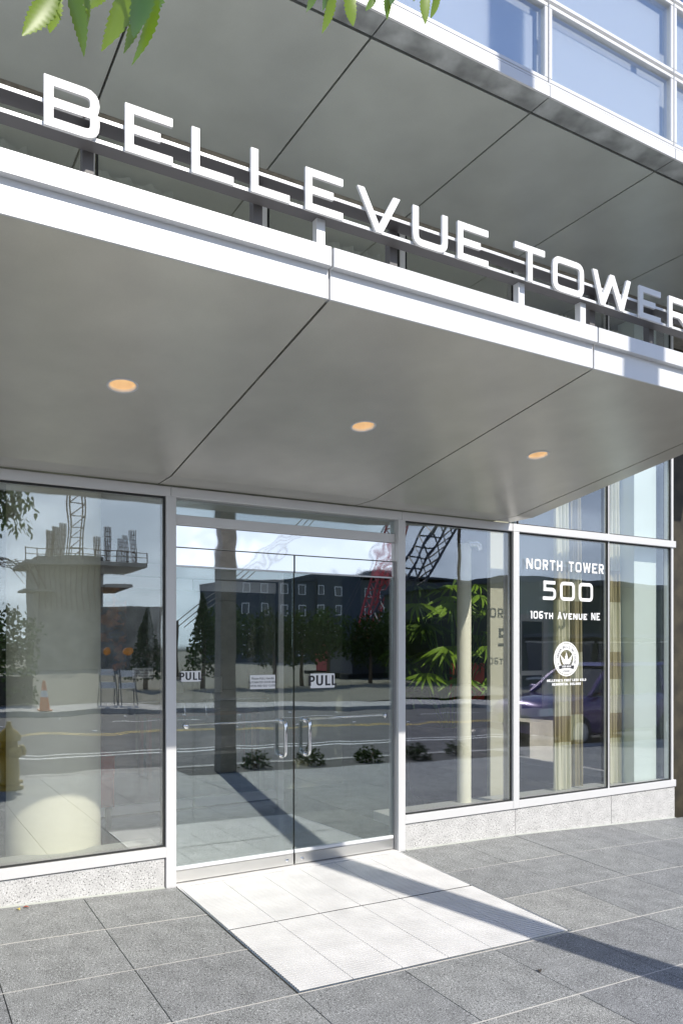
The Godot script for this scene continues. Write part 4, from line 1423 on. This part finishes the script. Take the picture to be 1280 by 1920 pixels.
# ---------------------------------------------------------------- street things that the glass mirrors
func build_street():
	rng.seed = 31
	# tall stone-clad pylon whose shadow crosses the mat
	var px := 4.08
	var pz := 5.12
	var t := thing("stone_pylon", "tall slender stone-clad pylon in the planting bed, mirrored in the door", "column", "", Vector3(px, gy(px, pz), pz))
	for i in 9:
		part_cbox("stone_block", M.pylon, t, -0.115, 0.115, -0.1 + i * 1.25, -0.1 + i * 1.25 + 1.244, -0.115, 0.115, 0.004)
	# hydrant
	t = thing("fire_hydrant", "yellow fire hydrant at the pavement edge, mirrored in the left window", "hydrant", "", Vector3(1.19, gy(1.19, 4.66), 4.66))
	var s := ST(false)
	lathe(s, Vector3.ZERO, [[0.16, 0.0], [0.16, 0.03], [0.115, 0.035], [0.115, 0.07], [0.15, 0.075], [0.15, 0.10], [0.108, 0.11], [0.102, 0.56], [0.135, 0.57], [0.135, 0.60], [0.11, 0.605]], 28)
	put(s, "barrel", M.hydrant, t)
	s = ST(false)
	lathe(s, Vector3.ZERO, [[0.14, 0.601], [0.14, 0.625], [0.115, 0.66], [0.085, 0.70], [0.05, 0.73], [0.035, 0.74], [0.035, 0.765], [0.022, 0.77], [0.022, 0.81], [0.001, 0.812]], 28)
	put(s, "bonnet", M.hydrant, t)
	for a in [0.35, PI + 0.35, PI * 1.5 + 0.35]:
		s = ST(false)
		var d := Vector3(cos(a), 0, sin(a))
		var y := Vector3(0, 0.44, 0)
		tube(s, [y + d * 0.09, y + d * 0.14], 0.05, 0.05, 16)
		tube(s, [y + d * 0.14, y + d * 0.18], 0.065, 0.065, 16)
		tube(s, [y + d * 0.18, y + d * 0.21], 0.022, 0.02, 6)
		put(s, "nozzle", M.hydrant, t)
	for k in 8:
		s = ST()
		var a := TAU * k / 8.0
		bar(s, Vector3(cos(a) * 0.137, 0.07, sin(a) * 0.137), Vector3(cos(a) * 0.137, 0.112, sin(a) * 0.137), 0.01, 6)
		put(s, "bolt", M.hydrant, t)
	# fallen leaves by the plinth
	for e in [[0.70, 0.055, "small red fallen leaf on the paving by the left plinth", 0.35, 0.06, 0.02, 0.4], [0.655, 0.075, "small yellow fallen leaf on the paving by the left plinth", 0.55, 0.45, 0.12, 1.3], [2.86, 2.12, "small dark curled fallen leaf on the paving before the mat", 0.05, 0.04, 0.03, 2.2]]:
		var fl := ST(false)
		var at := Vector3(e[0], gy(e[0], e[1]) + 0.003, e[1])
		var dir := Vector3(cos(e[6]), 0.0, sin(e[6])) * 0.018
		blade(fl, at - dir, at + dir, 0.02, dir.cross(Vector3.UP), 4, 0.12, 0.3)
		tag(put(fl, "fallen_leaf", mk(e[3], e[4], e[5], 0.7)), e[2], "leaf", "fallen leaves")
	# shrubs
	var names := ["low dark shrub in the bed beside the stone pylon", "small leafy shrub second from the pylon in the planting bed", "rounded shrub in the middle of the planting bed", "loose shrub near the far end of the planting bed", "last low shrub of the planting bed"]
	for i in 5:
		var x := 4.6 + i * 0.95
		shrub(Vector3(x, gy(x, 5.3) - 0.02, 5.25 + 0.1 * sin(i * 2.0)), 0.26, 0.30, names[i])
	# traffic cone
	t = thing("traffic_cone", "orange traffic cone with a white collar at the far kerb", "cone", "", Vector3(3.75, plane_y(3.7, 6) + 0.0, 18.0))
	part_box("base", M.orange, t, -0.19, 0.19, 0.0, 0.035, -0.19, 0.19)
	s = ST(false)
	lathe(s, Vector3.ZERO, [[0.15, 0.036], [0.105, 0.33]], 20)
	put(s, "cone_body", M.orange, t)
	s = ST(false)
	lathe(s, Vector3.ZERO, [[0.106, 0.33], [0.079, 0.50]], 20)
	put(s, "collar", M.paint_white, t)
	s = ST(false)
	lathe(s, Vector3.ZERO, [[0.079, 0.50], [0.033, 0.78], [0.001, 0.785]], 20)
	put(s, "tip", M.orange, t)
	# barricades with amber lamps
	for i in 2:
		var bxp: float = [5.78, 6.42][i]
		t = thing("barricade", ["white barricade with an amber lamp, left one across the street", "white barricade with an amber lamp, right one across the street"][i], "barricade", "barricades at the building site", Vector3(bxp, plane_y(bxp, 6) - 0.02, 19.2))
		for y in [0.55, 0.95]:
			part_box("board", M.white_trim, t, -0.28, 0.28, y, y + 0.2, -0.015, 0.015)
		for x in [-0.25, 0.25]:
			for z in [-0.22, 0.22]:
				s = ST()
				bar(s, Vector3(x, 0.0, z), Vector3(x, 1.2, z * 0.12), 0.018, 6)
				put(s, "leg", M.steel, t)
		s = ST(false)
		tube(s, [Vector3(0, 1.72, -0.05), Vector3(0, 1.72, 0.05)], 0.12, 0.12, 20)
		put(s, "warning_lamp", M.amber, t)
		part_box("lamp_box", M.steel, t, -0.05, 0.05, 1.2, 1.6, -0.04, 0.04)
	# clipped hedge
	t = thing("clipped_hedge", "clipped green hedge across the street left of the traffic cone", "hedge")
	s = ST()
	for i in 2600:
		var c := Vector3(rnd(-6.0, 3.85), rnd(-0.1, 0.95), rnd(19.6, 20.6))
		var u := rdir() * 0.08
		var w := u.cross(rdir()).normalized() * 0.05
		var g := rnd(0.5, 1.5)
		s.set_color(Color(0.06 * g, 0.10 * g, 0.03 * g))
		quad(s, c - u, c - w, c + u, c + w)
	put(s, "foliage", M.far_leaf, t)
	part_box("core", M.lobby_dark, t, -6.0, 3.7, -0.1, 0.75, 19.75, 20.45)
	# trees
	var kinds := ["round dark tree", "tall narrow conifer", "bushy olive tree", "pointed green conifer", "broad dark tree", "thin pale tree"]
	var where := ["across the street, leftmost of the row", "across the street beside the leftmost tree", "third from the left across the street", "across the street before the flats' left corner", "across the street below the flats' upper windows", "across the street, sixth of the row", "before the middle of the flats", "across the street, eighth of the row", "before the flats' right end", "across the street below the red crane boom", "across the street, just right of the red crane", "rightmost of the row across the street"]
	var spots := [[-3.0, 26, 3.6, 2.0, 0], [0.5, 27, 3.2, 1.9, 0], [3.6, 28, 3.0, 1.8, 0], [11.0, 33, 3.6, 1.3, 1], [13.6, 32, 4.3, 1.2, 1], [15.4, 33, 4.0, 1.5, 0], [17.0, 31, 3.4, 1.6, 0], [19.2, 32, 3.6, 1.7, 0], [21.4, 33, 3.9, 1.5, 0], [23.6, 32, 3.3, 1.7, 0], [26.0, 33, 3.8, 1.8, 0], [29.0, 34, 3.6, 1.8, 0]]
	for i in spots.size():
		var e = spots[i]
		far_tree(Vector3(e[0], -0.45, e[1]), e[2] + 0.5, e[3], kinds[(i * 5 + (1 if e[4] else 0)) % 6 if e[4] == 0 and i % 2 == 0 else (3 if e[4] else 4)] + " " + where[i], 0.8 + 0.4 * (i % 3), 1900, e[4] == 1)
	build_kerb_tree()
	build_core()
	build_flats()
	build_low_house()
	build_cranes()
	build_suv()
	# dark stone pier right of the corner, raised terrace and white door of the next wing
	tag(part_box("stone_pier", M.dark_stone, null, 7.62, 9.4, -0.4, 6.0, -2.0, -0.62), "dark brown stone pier beyond the glazed corner at the right edge", "pier")
	t = thing("neighbour_wing", "pale wing of the building behind the corner with a white glazed door on a terrace", "building")
	part_box("terrace", M.pale_stone, t, 6.82, 9.6, -0.3, 0.68, -2.62, -2.05)
	part_box("wall", M.pale, t, 6.82, 9.6, 0.68, 4.99, -2.75, -2.63)
	var dd := Node3D.new()
	dd.name = "door"
	t.add_child(dd, true)
	for e in [[7.10, 7.19, 0.68, 2.05], [7.58, 7.67, 0.68, 2.05], [7.19, 7.58, 1.96, 2.05], [7.19, 7.58, 0.68, 0.80], [7.19, 7.58, 1.24, 1.30]]:
		part_box("frame", M.white_trim, dd, e[0], e[1], e[2], e[3], -2.63, -2.58)
	part_box("door_glass", M.window_dark, dd, 7.19, 7.58, 0.80, 1.96, -2.63, -2.61)

func build_core():
	var t := thing("concrete_core_tower", "concrete lift core under construction with scaffold platforms, mirrored in the left window", "building", "", Vector3(0, 0, 70))
	part_box("core_wall", M.concrete, t, 11.6, 17.4, -1.0, 10.3, 0, 7)
	for i in 12:
		part_box("form_rib", M.rust_steel, t, 11.7 + i * 0.49, 11.78 + i * 0.49, 5.2, 10.0, -0.12, -0.01)
	part_box("platform", M.concrete, t, 10.4, 21.4, 9.35, 9.75, -1.2, 8)
	part_box("platform", M.concrete, t, 10.3, 13.0, 6.6, 6.8, -1.2, 3)
	part_box("platform", M.concrete, t, 17.4, 20.0, 7.4, 7.7, -0.8, 6)
	part_box("side_wall", M.concrete, t, 17.5, 23.5, -1.0, 5.8, 1, 9)
	for i in 12:
		var s := ST()
		var x := 10.4 + i * 1.0
		bar(s, Vector3(x, 9.75, -1.1), Vector3(x, 10.85, -1.1), 0.05, 5)
		put(s, "guard_post", M.rust_steel, t)
	for y in [10.3, 10.8]:
		var s := ST()
		bar(s, Vector3(10.4, y, -1.1), Vector3(21.4, y, -1.1), 0.04, 5)
		put(s, "guard_rail", M.rust_steel, t)
	for x in [10.6, 11.2]:
		var s := ST()
		bar(s, Vector3(x, 9.4, -0.9), Vector3(x + 1.2, 6.7, -0.1), 0.09, 5)
		put(s, "bracket", M.rust_steel, t)
	for c in [[12.7, 12.6], [13.2, 13.0], [13.8, 13.4], [17.0, 12.2], [17.9, 13.2], [19.2, 12.2], [19.8, 12.6], [20.6, 13.2]]:
		var s := ST()
		for dx in [-0.22, -0.07, 0.07, 0.22]:
			bar(s, Vector3(c[0] + dx, 9.7, 0.3), Vector3(c[0] + dx, c[1], 0.3), 0.035, 4)
			bar(s, Vector3(c[0] + dx, 9.7, 0.8), Vector3(c[0] + dx, c[1], 0.8), 0.035, 4)
		for k in 7:
			var y := 10.0 + k * 0.45
			if y < c[1]:
				bar(s, Vector3(c[0] - 0.24, y, 0.28), Vector3(c[0] + 0.24, y, 0.28), 0.03, 4)
		put(s, "rebar_cage", M.rust_steel, t)
	var s := ST()
	for dx in [-0.6, 0.6]:
		for dz in [0.0, 1.2]:
			bar(s, Vector3(15.2 + dx, 9.7, 1.0 + dz), Vector3(15.2 + dx, 22.0, 1.0 + dz), 0.07, 5)
	for k in 11:
		var y := 9.9 + k * 1.1
		bar(s, Vector3(14.6, y, 1.0), Vector3(15.8, y + 1.1, 1.0), 0.045, 4)
		bar(s, Vector3(14.6, y, 1.0), Vector3(15.8, y, 1.0), 0.045, 4)
	put(s, "hoist_mast", M.rust_steel, t)

func build_flats():
	var t := thing("apartment_block", "dark grey block of flats with rows of white-framed windows, mirrored in the doors", "building", "", Vector3(0, -1, 95))
	part_box("wall", M.apt, t, 41.4, 54.0, 0, 12.4, 0, 14)
	part_box("wall", M.apt, t, 54.0, 61.5, 0, 13.6, -0.6, 14)
	part_box("wall", M.apt_light, t, 61.5, 84.0, 0, 13.2, 0.3, 14)
	part_box("roof_edge", M.apt, t, 51.0, 54.5, 12.4, 13.0, -0.2, 10)
	part_box("roof_edge", M.apt, t, 60.5, 86.0, 13.6, 13.9, -1.0, 12)
	for r in 4:
		for c in 14:
			var x := 43.0 + c * 2.9
			var y := 1.6 + r * 2.95
			var z := 0.0 if x < 54.0 else (-0.6 if x < 61.4 else 0.3)
			if (x > 53.0 and x < 54.6) or (x > 60.3 and x < 62.4):
				continue
			var w := Node3D.new()
			w.name = "window"
			t.add_child(w, true)
			part_box("pane", M.window_dark, w, x - 0.45, x + 0.45, y, y + 1.3, z - 0.03, z - 0.005)
			for e in [[-0.56, -0.45, -0.1, 1.42], [0.45, 0.56, -0.1, 1.42], [-0.45, 0.45, -0.1, 0.0], [-0.45, 0.45, 1.3, 1.42]]:
				part_box("frame", M.white_trim, w, x + e[0], x + e[1], y + e[2], y + e[3], z - 0.1, z - 0.004)

func build_low_house():
	var t := thing("low_shop_building", "low flat-roofed building across the street, mirrored in the corner window", "building", "", Vector3(0, -0.7, 26))
	part_box("wall", M.low_wall, t, 28.6, 52.0, 0, 5.9, 0, 12)
	part_box("parapet", M.apt, t, 28.4, 52.2, 5.9, 6.2, -0.25, 12.2)
	part_box("awning", M.apt_light, t, 29.5, 50.0, 2.9, 3.1, -1.4, -0.01)
	for i in 8:
		var x := 29.8 + i * 2.75
		var w := Node3D.new()
		w.name = "window"
		t.add_child(w, true)
		part_box("pane", M.window_dark, w, x, x + 2.3, 0.7, 2.6, -0.05, -0.01)
		part_box("frame", M.white_trim, w, x - 0.08, x + 2.38, 2.6, 2.7, -0.08, -0.01)
		part_box("sill", M.white_trim, w, x - 0.08, x + 2.38, 0.6, 0.7, -0.1, -0.01)

func lattice(s: SurfaceTool, a: Vector3, b: Vector3, w: float, r: float, n: int):
	var d := (b - a).normalized()
	var u := d.cross(Vector3(0, 0, 1)).normalized() * w
	var v := Vector3(0, 0, w)
	var cs := [u + v, u - v, -u - v, -u + v]
	for c in cs:
		bar(s, a + c, b + c, r, 5)
	for i in n:
		var p := a.lerp(b, i / float(n))
		var q := a.lerp(b, (i + 1) / float(n))
		for k in 4:
			bar(s, p + cs[k], q + cs[(k + 1) % 4], r * 0.6, 4)

func build_cranes():
	var t := thing("red_lattice_crane", "red crawler crane with a lattice boom behind the trees, mirrored in the door header", "crane", "", Vector3(0, 0, 48))
	var s := ST()
	lattice(s, Vector3(32.4, 0.2, 0), Vector3(37.9, 16.5, 0), 0.55, 0.09, 22)
	put(s, "boom", M.crane_red, t)
	part_box("cab", M.crane_red, t, 29.6, 33.0, -0.2, 1.9, -1.6, 1.6)
	part_box("track", M.tyre, t, 29.0, 33.8, -0.95, -0.2, -2.4, -1.5)
	part_box("track", M.tyre, t, 29.0, 33.8, -0.95, -0.2, 1.5, 2.4)
	for k in 2:
		s = ST()
		bar(s, Vector3(29.8 + k * 0.5, 1.9, 0), Vector3(37.7, 16.4, 0.2 * k), 0.03, 4)
		put(s, "pendant_cable", M.steel, t)
	t = thing("dark_lattice_crane", "dark crane boom slanting over the street, mirrored at the top of the palm window", "crane", "", Vector3(0, 0, 40))
	s = ST()
	lattice(s, Vector3(28.4, 1.2, 0), Vector3(38.6, 16.0, 0), 0.75, 0.10, 18)
	put(s, "boom", M.crane_dark, t)
	part_box("cab", M.crane_dark, t, 26.2, 29.2, -0.1, 2.2, -1.5, 1.5)
	part_box("track", M.tyre, t, 25.4, 30.0, -0.95, -0.1, -2.3, -1.4)
	part_box("track", M.tyre, t, 25.4, 30.0, -0.95, -0.1, 1.4, 2.3)
	t = thing("power_line", "pair of thin overhead cables crossing the sky, mirrored in the door header", "cable")
	for k in 3:
		s = ST()
		var pts := []
		for i in 13:
			var u := i / 12.0
			pts.append(Vector3(lerpf(16.0, 40.0, u) + k * 0.5, lerpf(3.0, 26.0, u) - sin(PI * u) * 1.5, 45.0))
		tube(s, pts, 0.035, 0.035, 5)
		put(s, "cable", M.steel, t)
	for e in [[16.5, 2.9], [40.5, 26.0]]:
		s = ST(false)
		tube(s, [Vector3(e[0], -1.0, 45.0), Vector3(e[0], e[1] + 0.5, 45.0)], 0.16, 0.11, 8)
		put(s, "pole", M.bark, t)

func build_suv():
	var bxx := 13.6
	var gyy := road_y(bxx, 7.0)
	var t := thing("parked_suv", "dark purple parked sport utility car at the kerb, mirrored in the corner window", "car", "", Vector3(bxx, gyy, 7.0))
	var W := 0.92
	# body sections along x (front at -2.35): [x, y_bottom, y_top, half width]
	var s := ST(false)
	var sec := [[-2.36, 0.42, 0.72, 0.70], [-2.30, 0.34, 0.88, 0.82], [-2.05, 0.30, 0.98, 0.89], [-1.2, 0.30, 1.08, 0.92], [-1.0, 0.28, 1.10, 0.93], [0.6, 0.28, 1.12, 0.93], [1.9, 0.30, 1.12, 0.92], [2.25, 0.34, 1.08, 0.88], [2.34, 0.42, 0.95, 0.80]]
	var rings := []
	for e in sec:
		var w: float = e[3]
		rings.append([Vector3(e[0], e[1], -w * 0.96), Vector3(e[0], e[1] + 0.10, -w), Vector3(e[0], lerpf(e[1], e[2], 0.62), -w), Vector3(e[0], e[2] - 0.05, -w * 0.97), Vector3(e[0], e[2], -w * 0.86), Vector3(e[0], e[2] + 0.015, 0), Vector3(e[0], e[2], w * 0.86), Vector3(e[0], e[2] - 0.05, w * 0.97), Vector3(e[0], lerpf(e[1], e[2], 0.62), w), Vector3(e[0], e[1] + 0.10, w), Vector3(e[0], e[1], w * 0.96)])
	for i in rings.size() - 1:
		var n: int = rings[i].size()
		for k in n:
			var j := (k + 1) % n
			quad(s, rings[i][k], rings[i + 1][k], rings[i + 1][j], rings[i][j])
	for e in [0, rings.size() - 1]:
		for k in range(1, rings[e].size() - 1):
			tri(s, rings[e][0], rings[e][k], rings[e][k + 1])
	put(s, "body", M.car, t)
	# cabin: glass house with roof and pillars
	var lo := [Vector2(-1.05, 1.08), Vector2(2.15, 1.1)]
	var hi := [Vector2(-0.25, 1.70), Vector2(1.85, 1.72)]
	s = ST()
	hexa(s, [Vector3(lo[0].x, lo[0].y, -0.84), Vector3(lo[1].x, lo[1].y, -0.84), Vector3(lo[1].x, lo[1].y, 0.84), Vector3(lo[0].x, lo[0].y, 0.84), Vector3(hi[0].x, hi[0].y, -0.66), Vector3(hi[1].x, hi[1].y, -0.66), Vector3(hi[1].x, hi[1].y, 0.66), Vector3(hi[0].x, hi[0].y, 0.66)])
	put(s, "windows", M.car_glass, t)
	s = ST()
	hexa(s, [Vector3(-0.34, 1.69, -0.69), Vector3(1.92, 1.71, -0.69), Vector3(1.92, 1.71, 0.69), Vector3(-0.34, 1.69, 0.69), Vector3(-0.12, 1.77, -0.60), Vector3(1.80, 1.78, -0.60), Vector3(1.80, 1.78, 0.60), Vector3(-0.12, 1.77, 0.60)])
	put(s, "roof", M.car, t)
	for sd in [-1, 1]:
		for p in [[-1.06, 1.09, -0.26, 1.70], [0.42, 1.10, 0.46, 1.71], [1.35, 1.10, 1.38, 1.71], [2.14, 1.10, 1.86, 1.72]]:
			s = ST()
			bar(s, Vector3(p[0], p[1], sd * 0.85), Vector3(p[2], p[3], sd * 0.675), 0.045, 6)
			put(s, "pillar", M.car, t)
		s = ST(false)
		tube(s, [Vector3(-0.78, 1.16, sd * 0.86), Vector3(-0.76, 1.18, sd * 1.0), Vector3(-0.75, 1.2, sd * 1.1)], 0.05, 0.085, 8)
		put(s, "mirror", M.car, t)
		part_box("headlight", M.lamp_glass, t, -2.335, -2.12, 0.72, 0.86, sd * 0.80 - 0.09, sd * 0.80 + 0.09)
		part_box("tail_light", M.red, t, 2.22, 2.32, 0.80, 1.04, sd * 0.82 - 0.05, sd * 0.82 + 0.05)
		for x in [0.25, 1.2]:
			part_box("door_handle", M.chrome, t, x, x + 0.16, 0.93, 0.96, sd * 0.935 - 0.012, sd * 0.935 + 0.012)
		for x in [-1.45, 1.45]:
			var w := Node3D.new()
			w.name = "wheel"
			t.add_child(w, true)
			s = ST(false)
			tube(s, [Vector3(x, 0.36, sd * 0.72), Vector3(x, 0.36, sd * 0.955)], 0.36, 0.36, 28)
			put(s, "tyre", M.tyre, w)
			s = ST()
			tube(s, [Vector3(x, 0.36, sd * 0.90), Vector3(x, 0.36, sd * 0.965)], 0.23, 0.22, 12)
			put(s, "rim", M.brushed, w)
	part_box("grille", M.black, t, -2.375, -2.34, 0.50, 0.72, -0.45, 0.45)
	part_box("bumper", M.car, t, -2.42, -2.30, 0.34, 0.48, -0.80, 0.80)

# ---------------------------------------------------------------- lettering and stickers on the glass
func text_plate(parent, txt: String, x: float, y: float, z: float, size: float, bold := true):
	var f := SystemFont.new()
	f.font_names = PackedStringArray(["Droid Sans"])
	f.font_weight = 700 if bold else 400
	var tm := TextMesh.new()
	tm.text = txt
	tm.font = f
	tm.font_size = 64
	tm.pixel_size = size / 64.0
	tm.depth = 0.0012
	var o := MeshInstance3D.new()
	o.mesh = tm
	o.material_override = M.sign_text
	o.name = "lettering"
	o.position = Vector3(x, y, z)
	parent.add_child(o, true)

func plate(s: SurfaceTool, x0, x1, y0, y1, z0, z1, r := 0.008):
	var p := rounded([Vector2(x0, y0), Vector2(x1, y0), Vector2(x1, y1), Vector2(x0, y1)], r, true)
	var u := PackedVector2Array()
	for v in p:
		u.append(v)
	prism(s, u, Vector3(0, 0, z0), Vector3.RIGHT, Vector3.UP, Vector3(0, 0, z1 - z0))

func build_glass_signs():
	var z := -0.0535
	var t := thing("pull_sign", "white PULL sign on the right door", "sign")
	var s := ST()
	plate(s, 2.689, 2.895, 1.303, 1.411, z, z + 0.003)
	put(s, "plate", M.sign_white, t)
	text_plate(t, "PULL", 2.792, 1.357, z + 0.0036, 0.105)
	t = thing("notice_sign", "small white three-line notice on the left door", "sign")
	s = ST()
	plate(s, 2.203, 2.400, 1.308, 1.408, z, z + 0.003, 0.004)
	put(s, "plate", M.sign_white, t)
	text_plate(t, "Please PULL Handle", 2.3015, 1.383, z + 0.0036, 0.020, false)
	text_plate(t, "AUTOMATED DOOR WILL", 2.3015, 1.356, z + 0.0036, 0.020, false)
	text_plate(t, "OPEN AND SELF CLOSE", 2.3015, 1.331, z + 0.0036, 0.020, false)
	t = thing("pull_sign", "smaller white PULL sign by the hinge side of the left door", "sign")
	s = ST()
	plate(s, 1.695, 1.836, 1.372, 1.444, z, z + 0.003)
	put(s, "plate", M.sign_white, t)
	text_plate(t, "PULL", 1.7655, 1.408, z + 0.0036, 0.072)
	t = thing("notice_sign", "small white notice on the inner doors, seen through the left window", "sign")
	s = ST()
	plate(s, 2.0, 2.2, 1.31, 1.41, -2.398, -2.395, 0.004)
	put(s, "plate", M.sign_white, t)
	text_plate(t, "Please PULL Handle", 2.1, 1.385, -2.3944, 0.020, false)
	text_plate(t, "AUTOMATED DOOR WILL", 2.1, 1.358, -2.3944, 0.020, false)
	text_plate(t, "OPEN AND SELF CLOSE", 2.1, 1.333, -2.3944, 0.020, false)
	# white vinyl on the corner window
	var zv := ZG + 0.0005
	t = thing("window_lettering", "white vinyl address NORTH TOWER 500 106TH AVENUE NE on the corner window", "lettering")
	lettering(t, "NORTH TOWER", 4.832, 5.816, 2.303, 0.092, zv, 0.0165, 0.0008, M.vinyl, false)
	lettering(t, "500", 5.03, 5.67, 2.035, 0.172, zv, 0.030, 0.0008, M.vinyl, false)
	lettering(t, "106TH AVENUE NE", 4.882, 5.765, 1.864, 0.068, zv, 0.0125, 0.0008, M.vinyl, false, "   ss  ssssss")
	# round green-building seal
	t = thing("round_seal", "round white green-building seal with leaves on the corner window", "emblem", "", Vector3(5.325, 1.502, zv))
	s = ST()
	ring(s, 0.146, 0.158, 0.0008)
	put(s, "outer_ring", M.vinyl, t)
	s = ST()
	ring(s, 0.085, 0.140, 0.0008)
	put(s, "lettered_ring", M.vinyl, t)
	ring_text(t, "U.S. GREEN BUILDING COUNCIL", 0.1125, 2.42, 4.84)
	s = ST()
	for e in [[0.0, 0.074, 0.034, PI / 2], [-0.03, 0.066, 0.026, PI / 2 + 0.55], [0.03, 0.066, 0.026, PI / 2 - 0.55]]:
		var n := 15
		var pts := PackedVector2Array()
		for side in [1, -1]:
			for i in n:
				var k := i if side > 0 else n - 1 - i
				var u := k / float(n - 1)
				var w: float = e[2] * (0.25 + 0.75 * sin(PI * clampf(u * 1.1, 0, 1))) * (1.0 if k % 3 != 1 else 0.62) * (1.0 - 0.7 * u) * side
				if (k == 0 or k == n - 1) and side < 0:
					continue
				if k == n - 1:
					w = 0.0
				var ax := Vector2(cos(e[3]), sin(e[3]))
				pts.append(Vector2(e[0] * 0.6, -0.052) + ax * (u * (e[1] + 0.045)) + ax.orthogonal() * -w)
		prism(s, pts, Vector3(0, 0, 0), Vector3.RIGHT, Vector3.UP, Vector3(0, 0, 0.0008 + absf(e[0]) * 0.004))
	put(s, "leaf_motif", M.vinyl, t)
	s = ST()
	prism(s, PackedVector2Array([Vector2(-0.092, -0.095), Vector2(-0.05, -0.086), Vector2(0, -0.083), Vector2(0.05, -0.086), Vector2(0.092, -0.095), Vector2(0.097, -0.064), Vector2(0.05, -0.055), Vector2(0, -0.052), Vector2(-0.05, -0.055), Vector2(-0.097, -0.064)]), Vector3.ZERO, Vector3.RIGHT, Vector3.UP, Vector3(0, 0, 0.0014))
	put(s, "banner", M.sign_text, t)
	lettering(t, "LEED GOLD", -0.055, 0.055, -0.076, 0.016, 0.0015, 0.004, 0.0004, M.vinyl, true)
	s = ST()
	var u2 := Node3D.new()
	lettering(t, "USGBC", -0.045, 0.045, -0.122, 0.02, 0.0009, 0.004, 0.0004, M.sign_text, true)
	u2.free()
	t = thing("window_caption", "two small white lines of vinyl text below the round seal", "lettering")
	lettering(t, "BELLEVUE'S FIRST LEED GOLD", 5.082, 5.579, 1.297, 0.022, zv, 0.0055, 0.0006, M.vinyl, true)
	lettering(t, "RESIDENTIAL BUILDING", 5.146, 5.509, 1.262, 0.022, zv, 0.0055, 0.0006, M.vinyl, true)

func ring(s: SurfaceTool, r0: float, r1: float, d: float):
	var n := 64
	for k in n:
		var a := Vector3(cos(TAU * k / n), sin(TAU * k / n), 0)
		var b := Vector3(cos(TAU * (k + 1) / n), sin(TAU * (k + 1) / n), 0)
		var z := Vector3(0, 0, d)
		quad(s, a * r0 + z, a * r1 + z, b * r1 + z, b * r0 + z)
		quad(s, a * r1 + z, a * r1, b * r1, b * r1 + z)
		quad(s, b * r0 + z, b * r0, a * r0, a * r0 + z)

func ring_text(parent, txt: String, r: float, half: float, span: float):
	var s := ST()
	for i in txt.length():
		if txt[i] == " ":
			continue
		var a := PI / 2 + half - span * (i + 0.5) / txt.length()
		var out := Vector3(cos(a), sin(a), 0)
		var right := Vector3(sin(a), -cos(a), 0)
		var w := 0.017 * minf(1.0, glyph_width(txt[i]))
		glyph(s, txt[i], out * (r - 0.012) - right * w * 0.5 + Vector3(0, 0, 0.0009), w, 0.024, 0.0045, 0.0004, right, out)
	put(s, "ring_text", M.sign_text, parent)

func _ready():
	light_and_camera()
	make_materials()
	build_ground()
	build_mat()
	build_storefront()
	build_canopy()
	build_sign()
	build_overhang()
	build_lobby()
	build_glass_signs()
	build_street_tree()
	build_street()
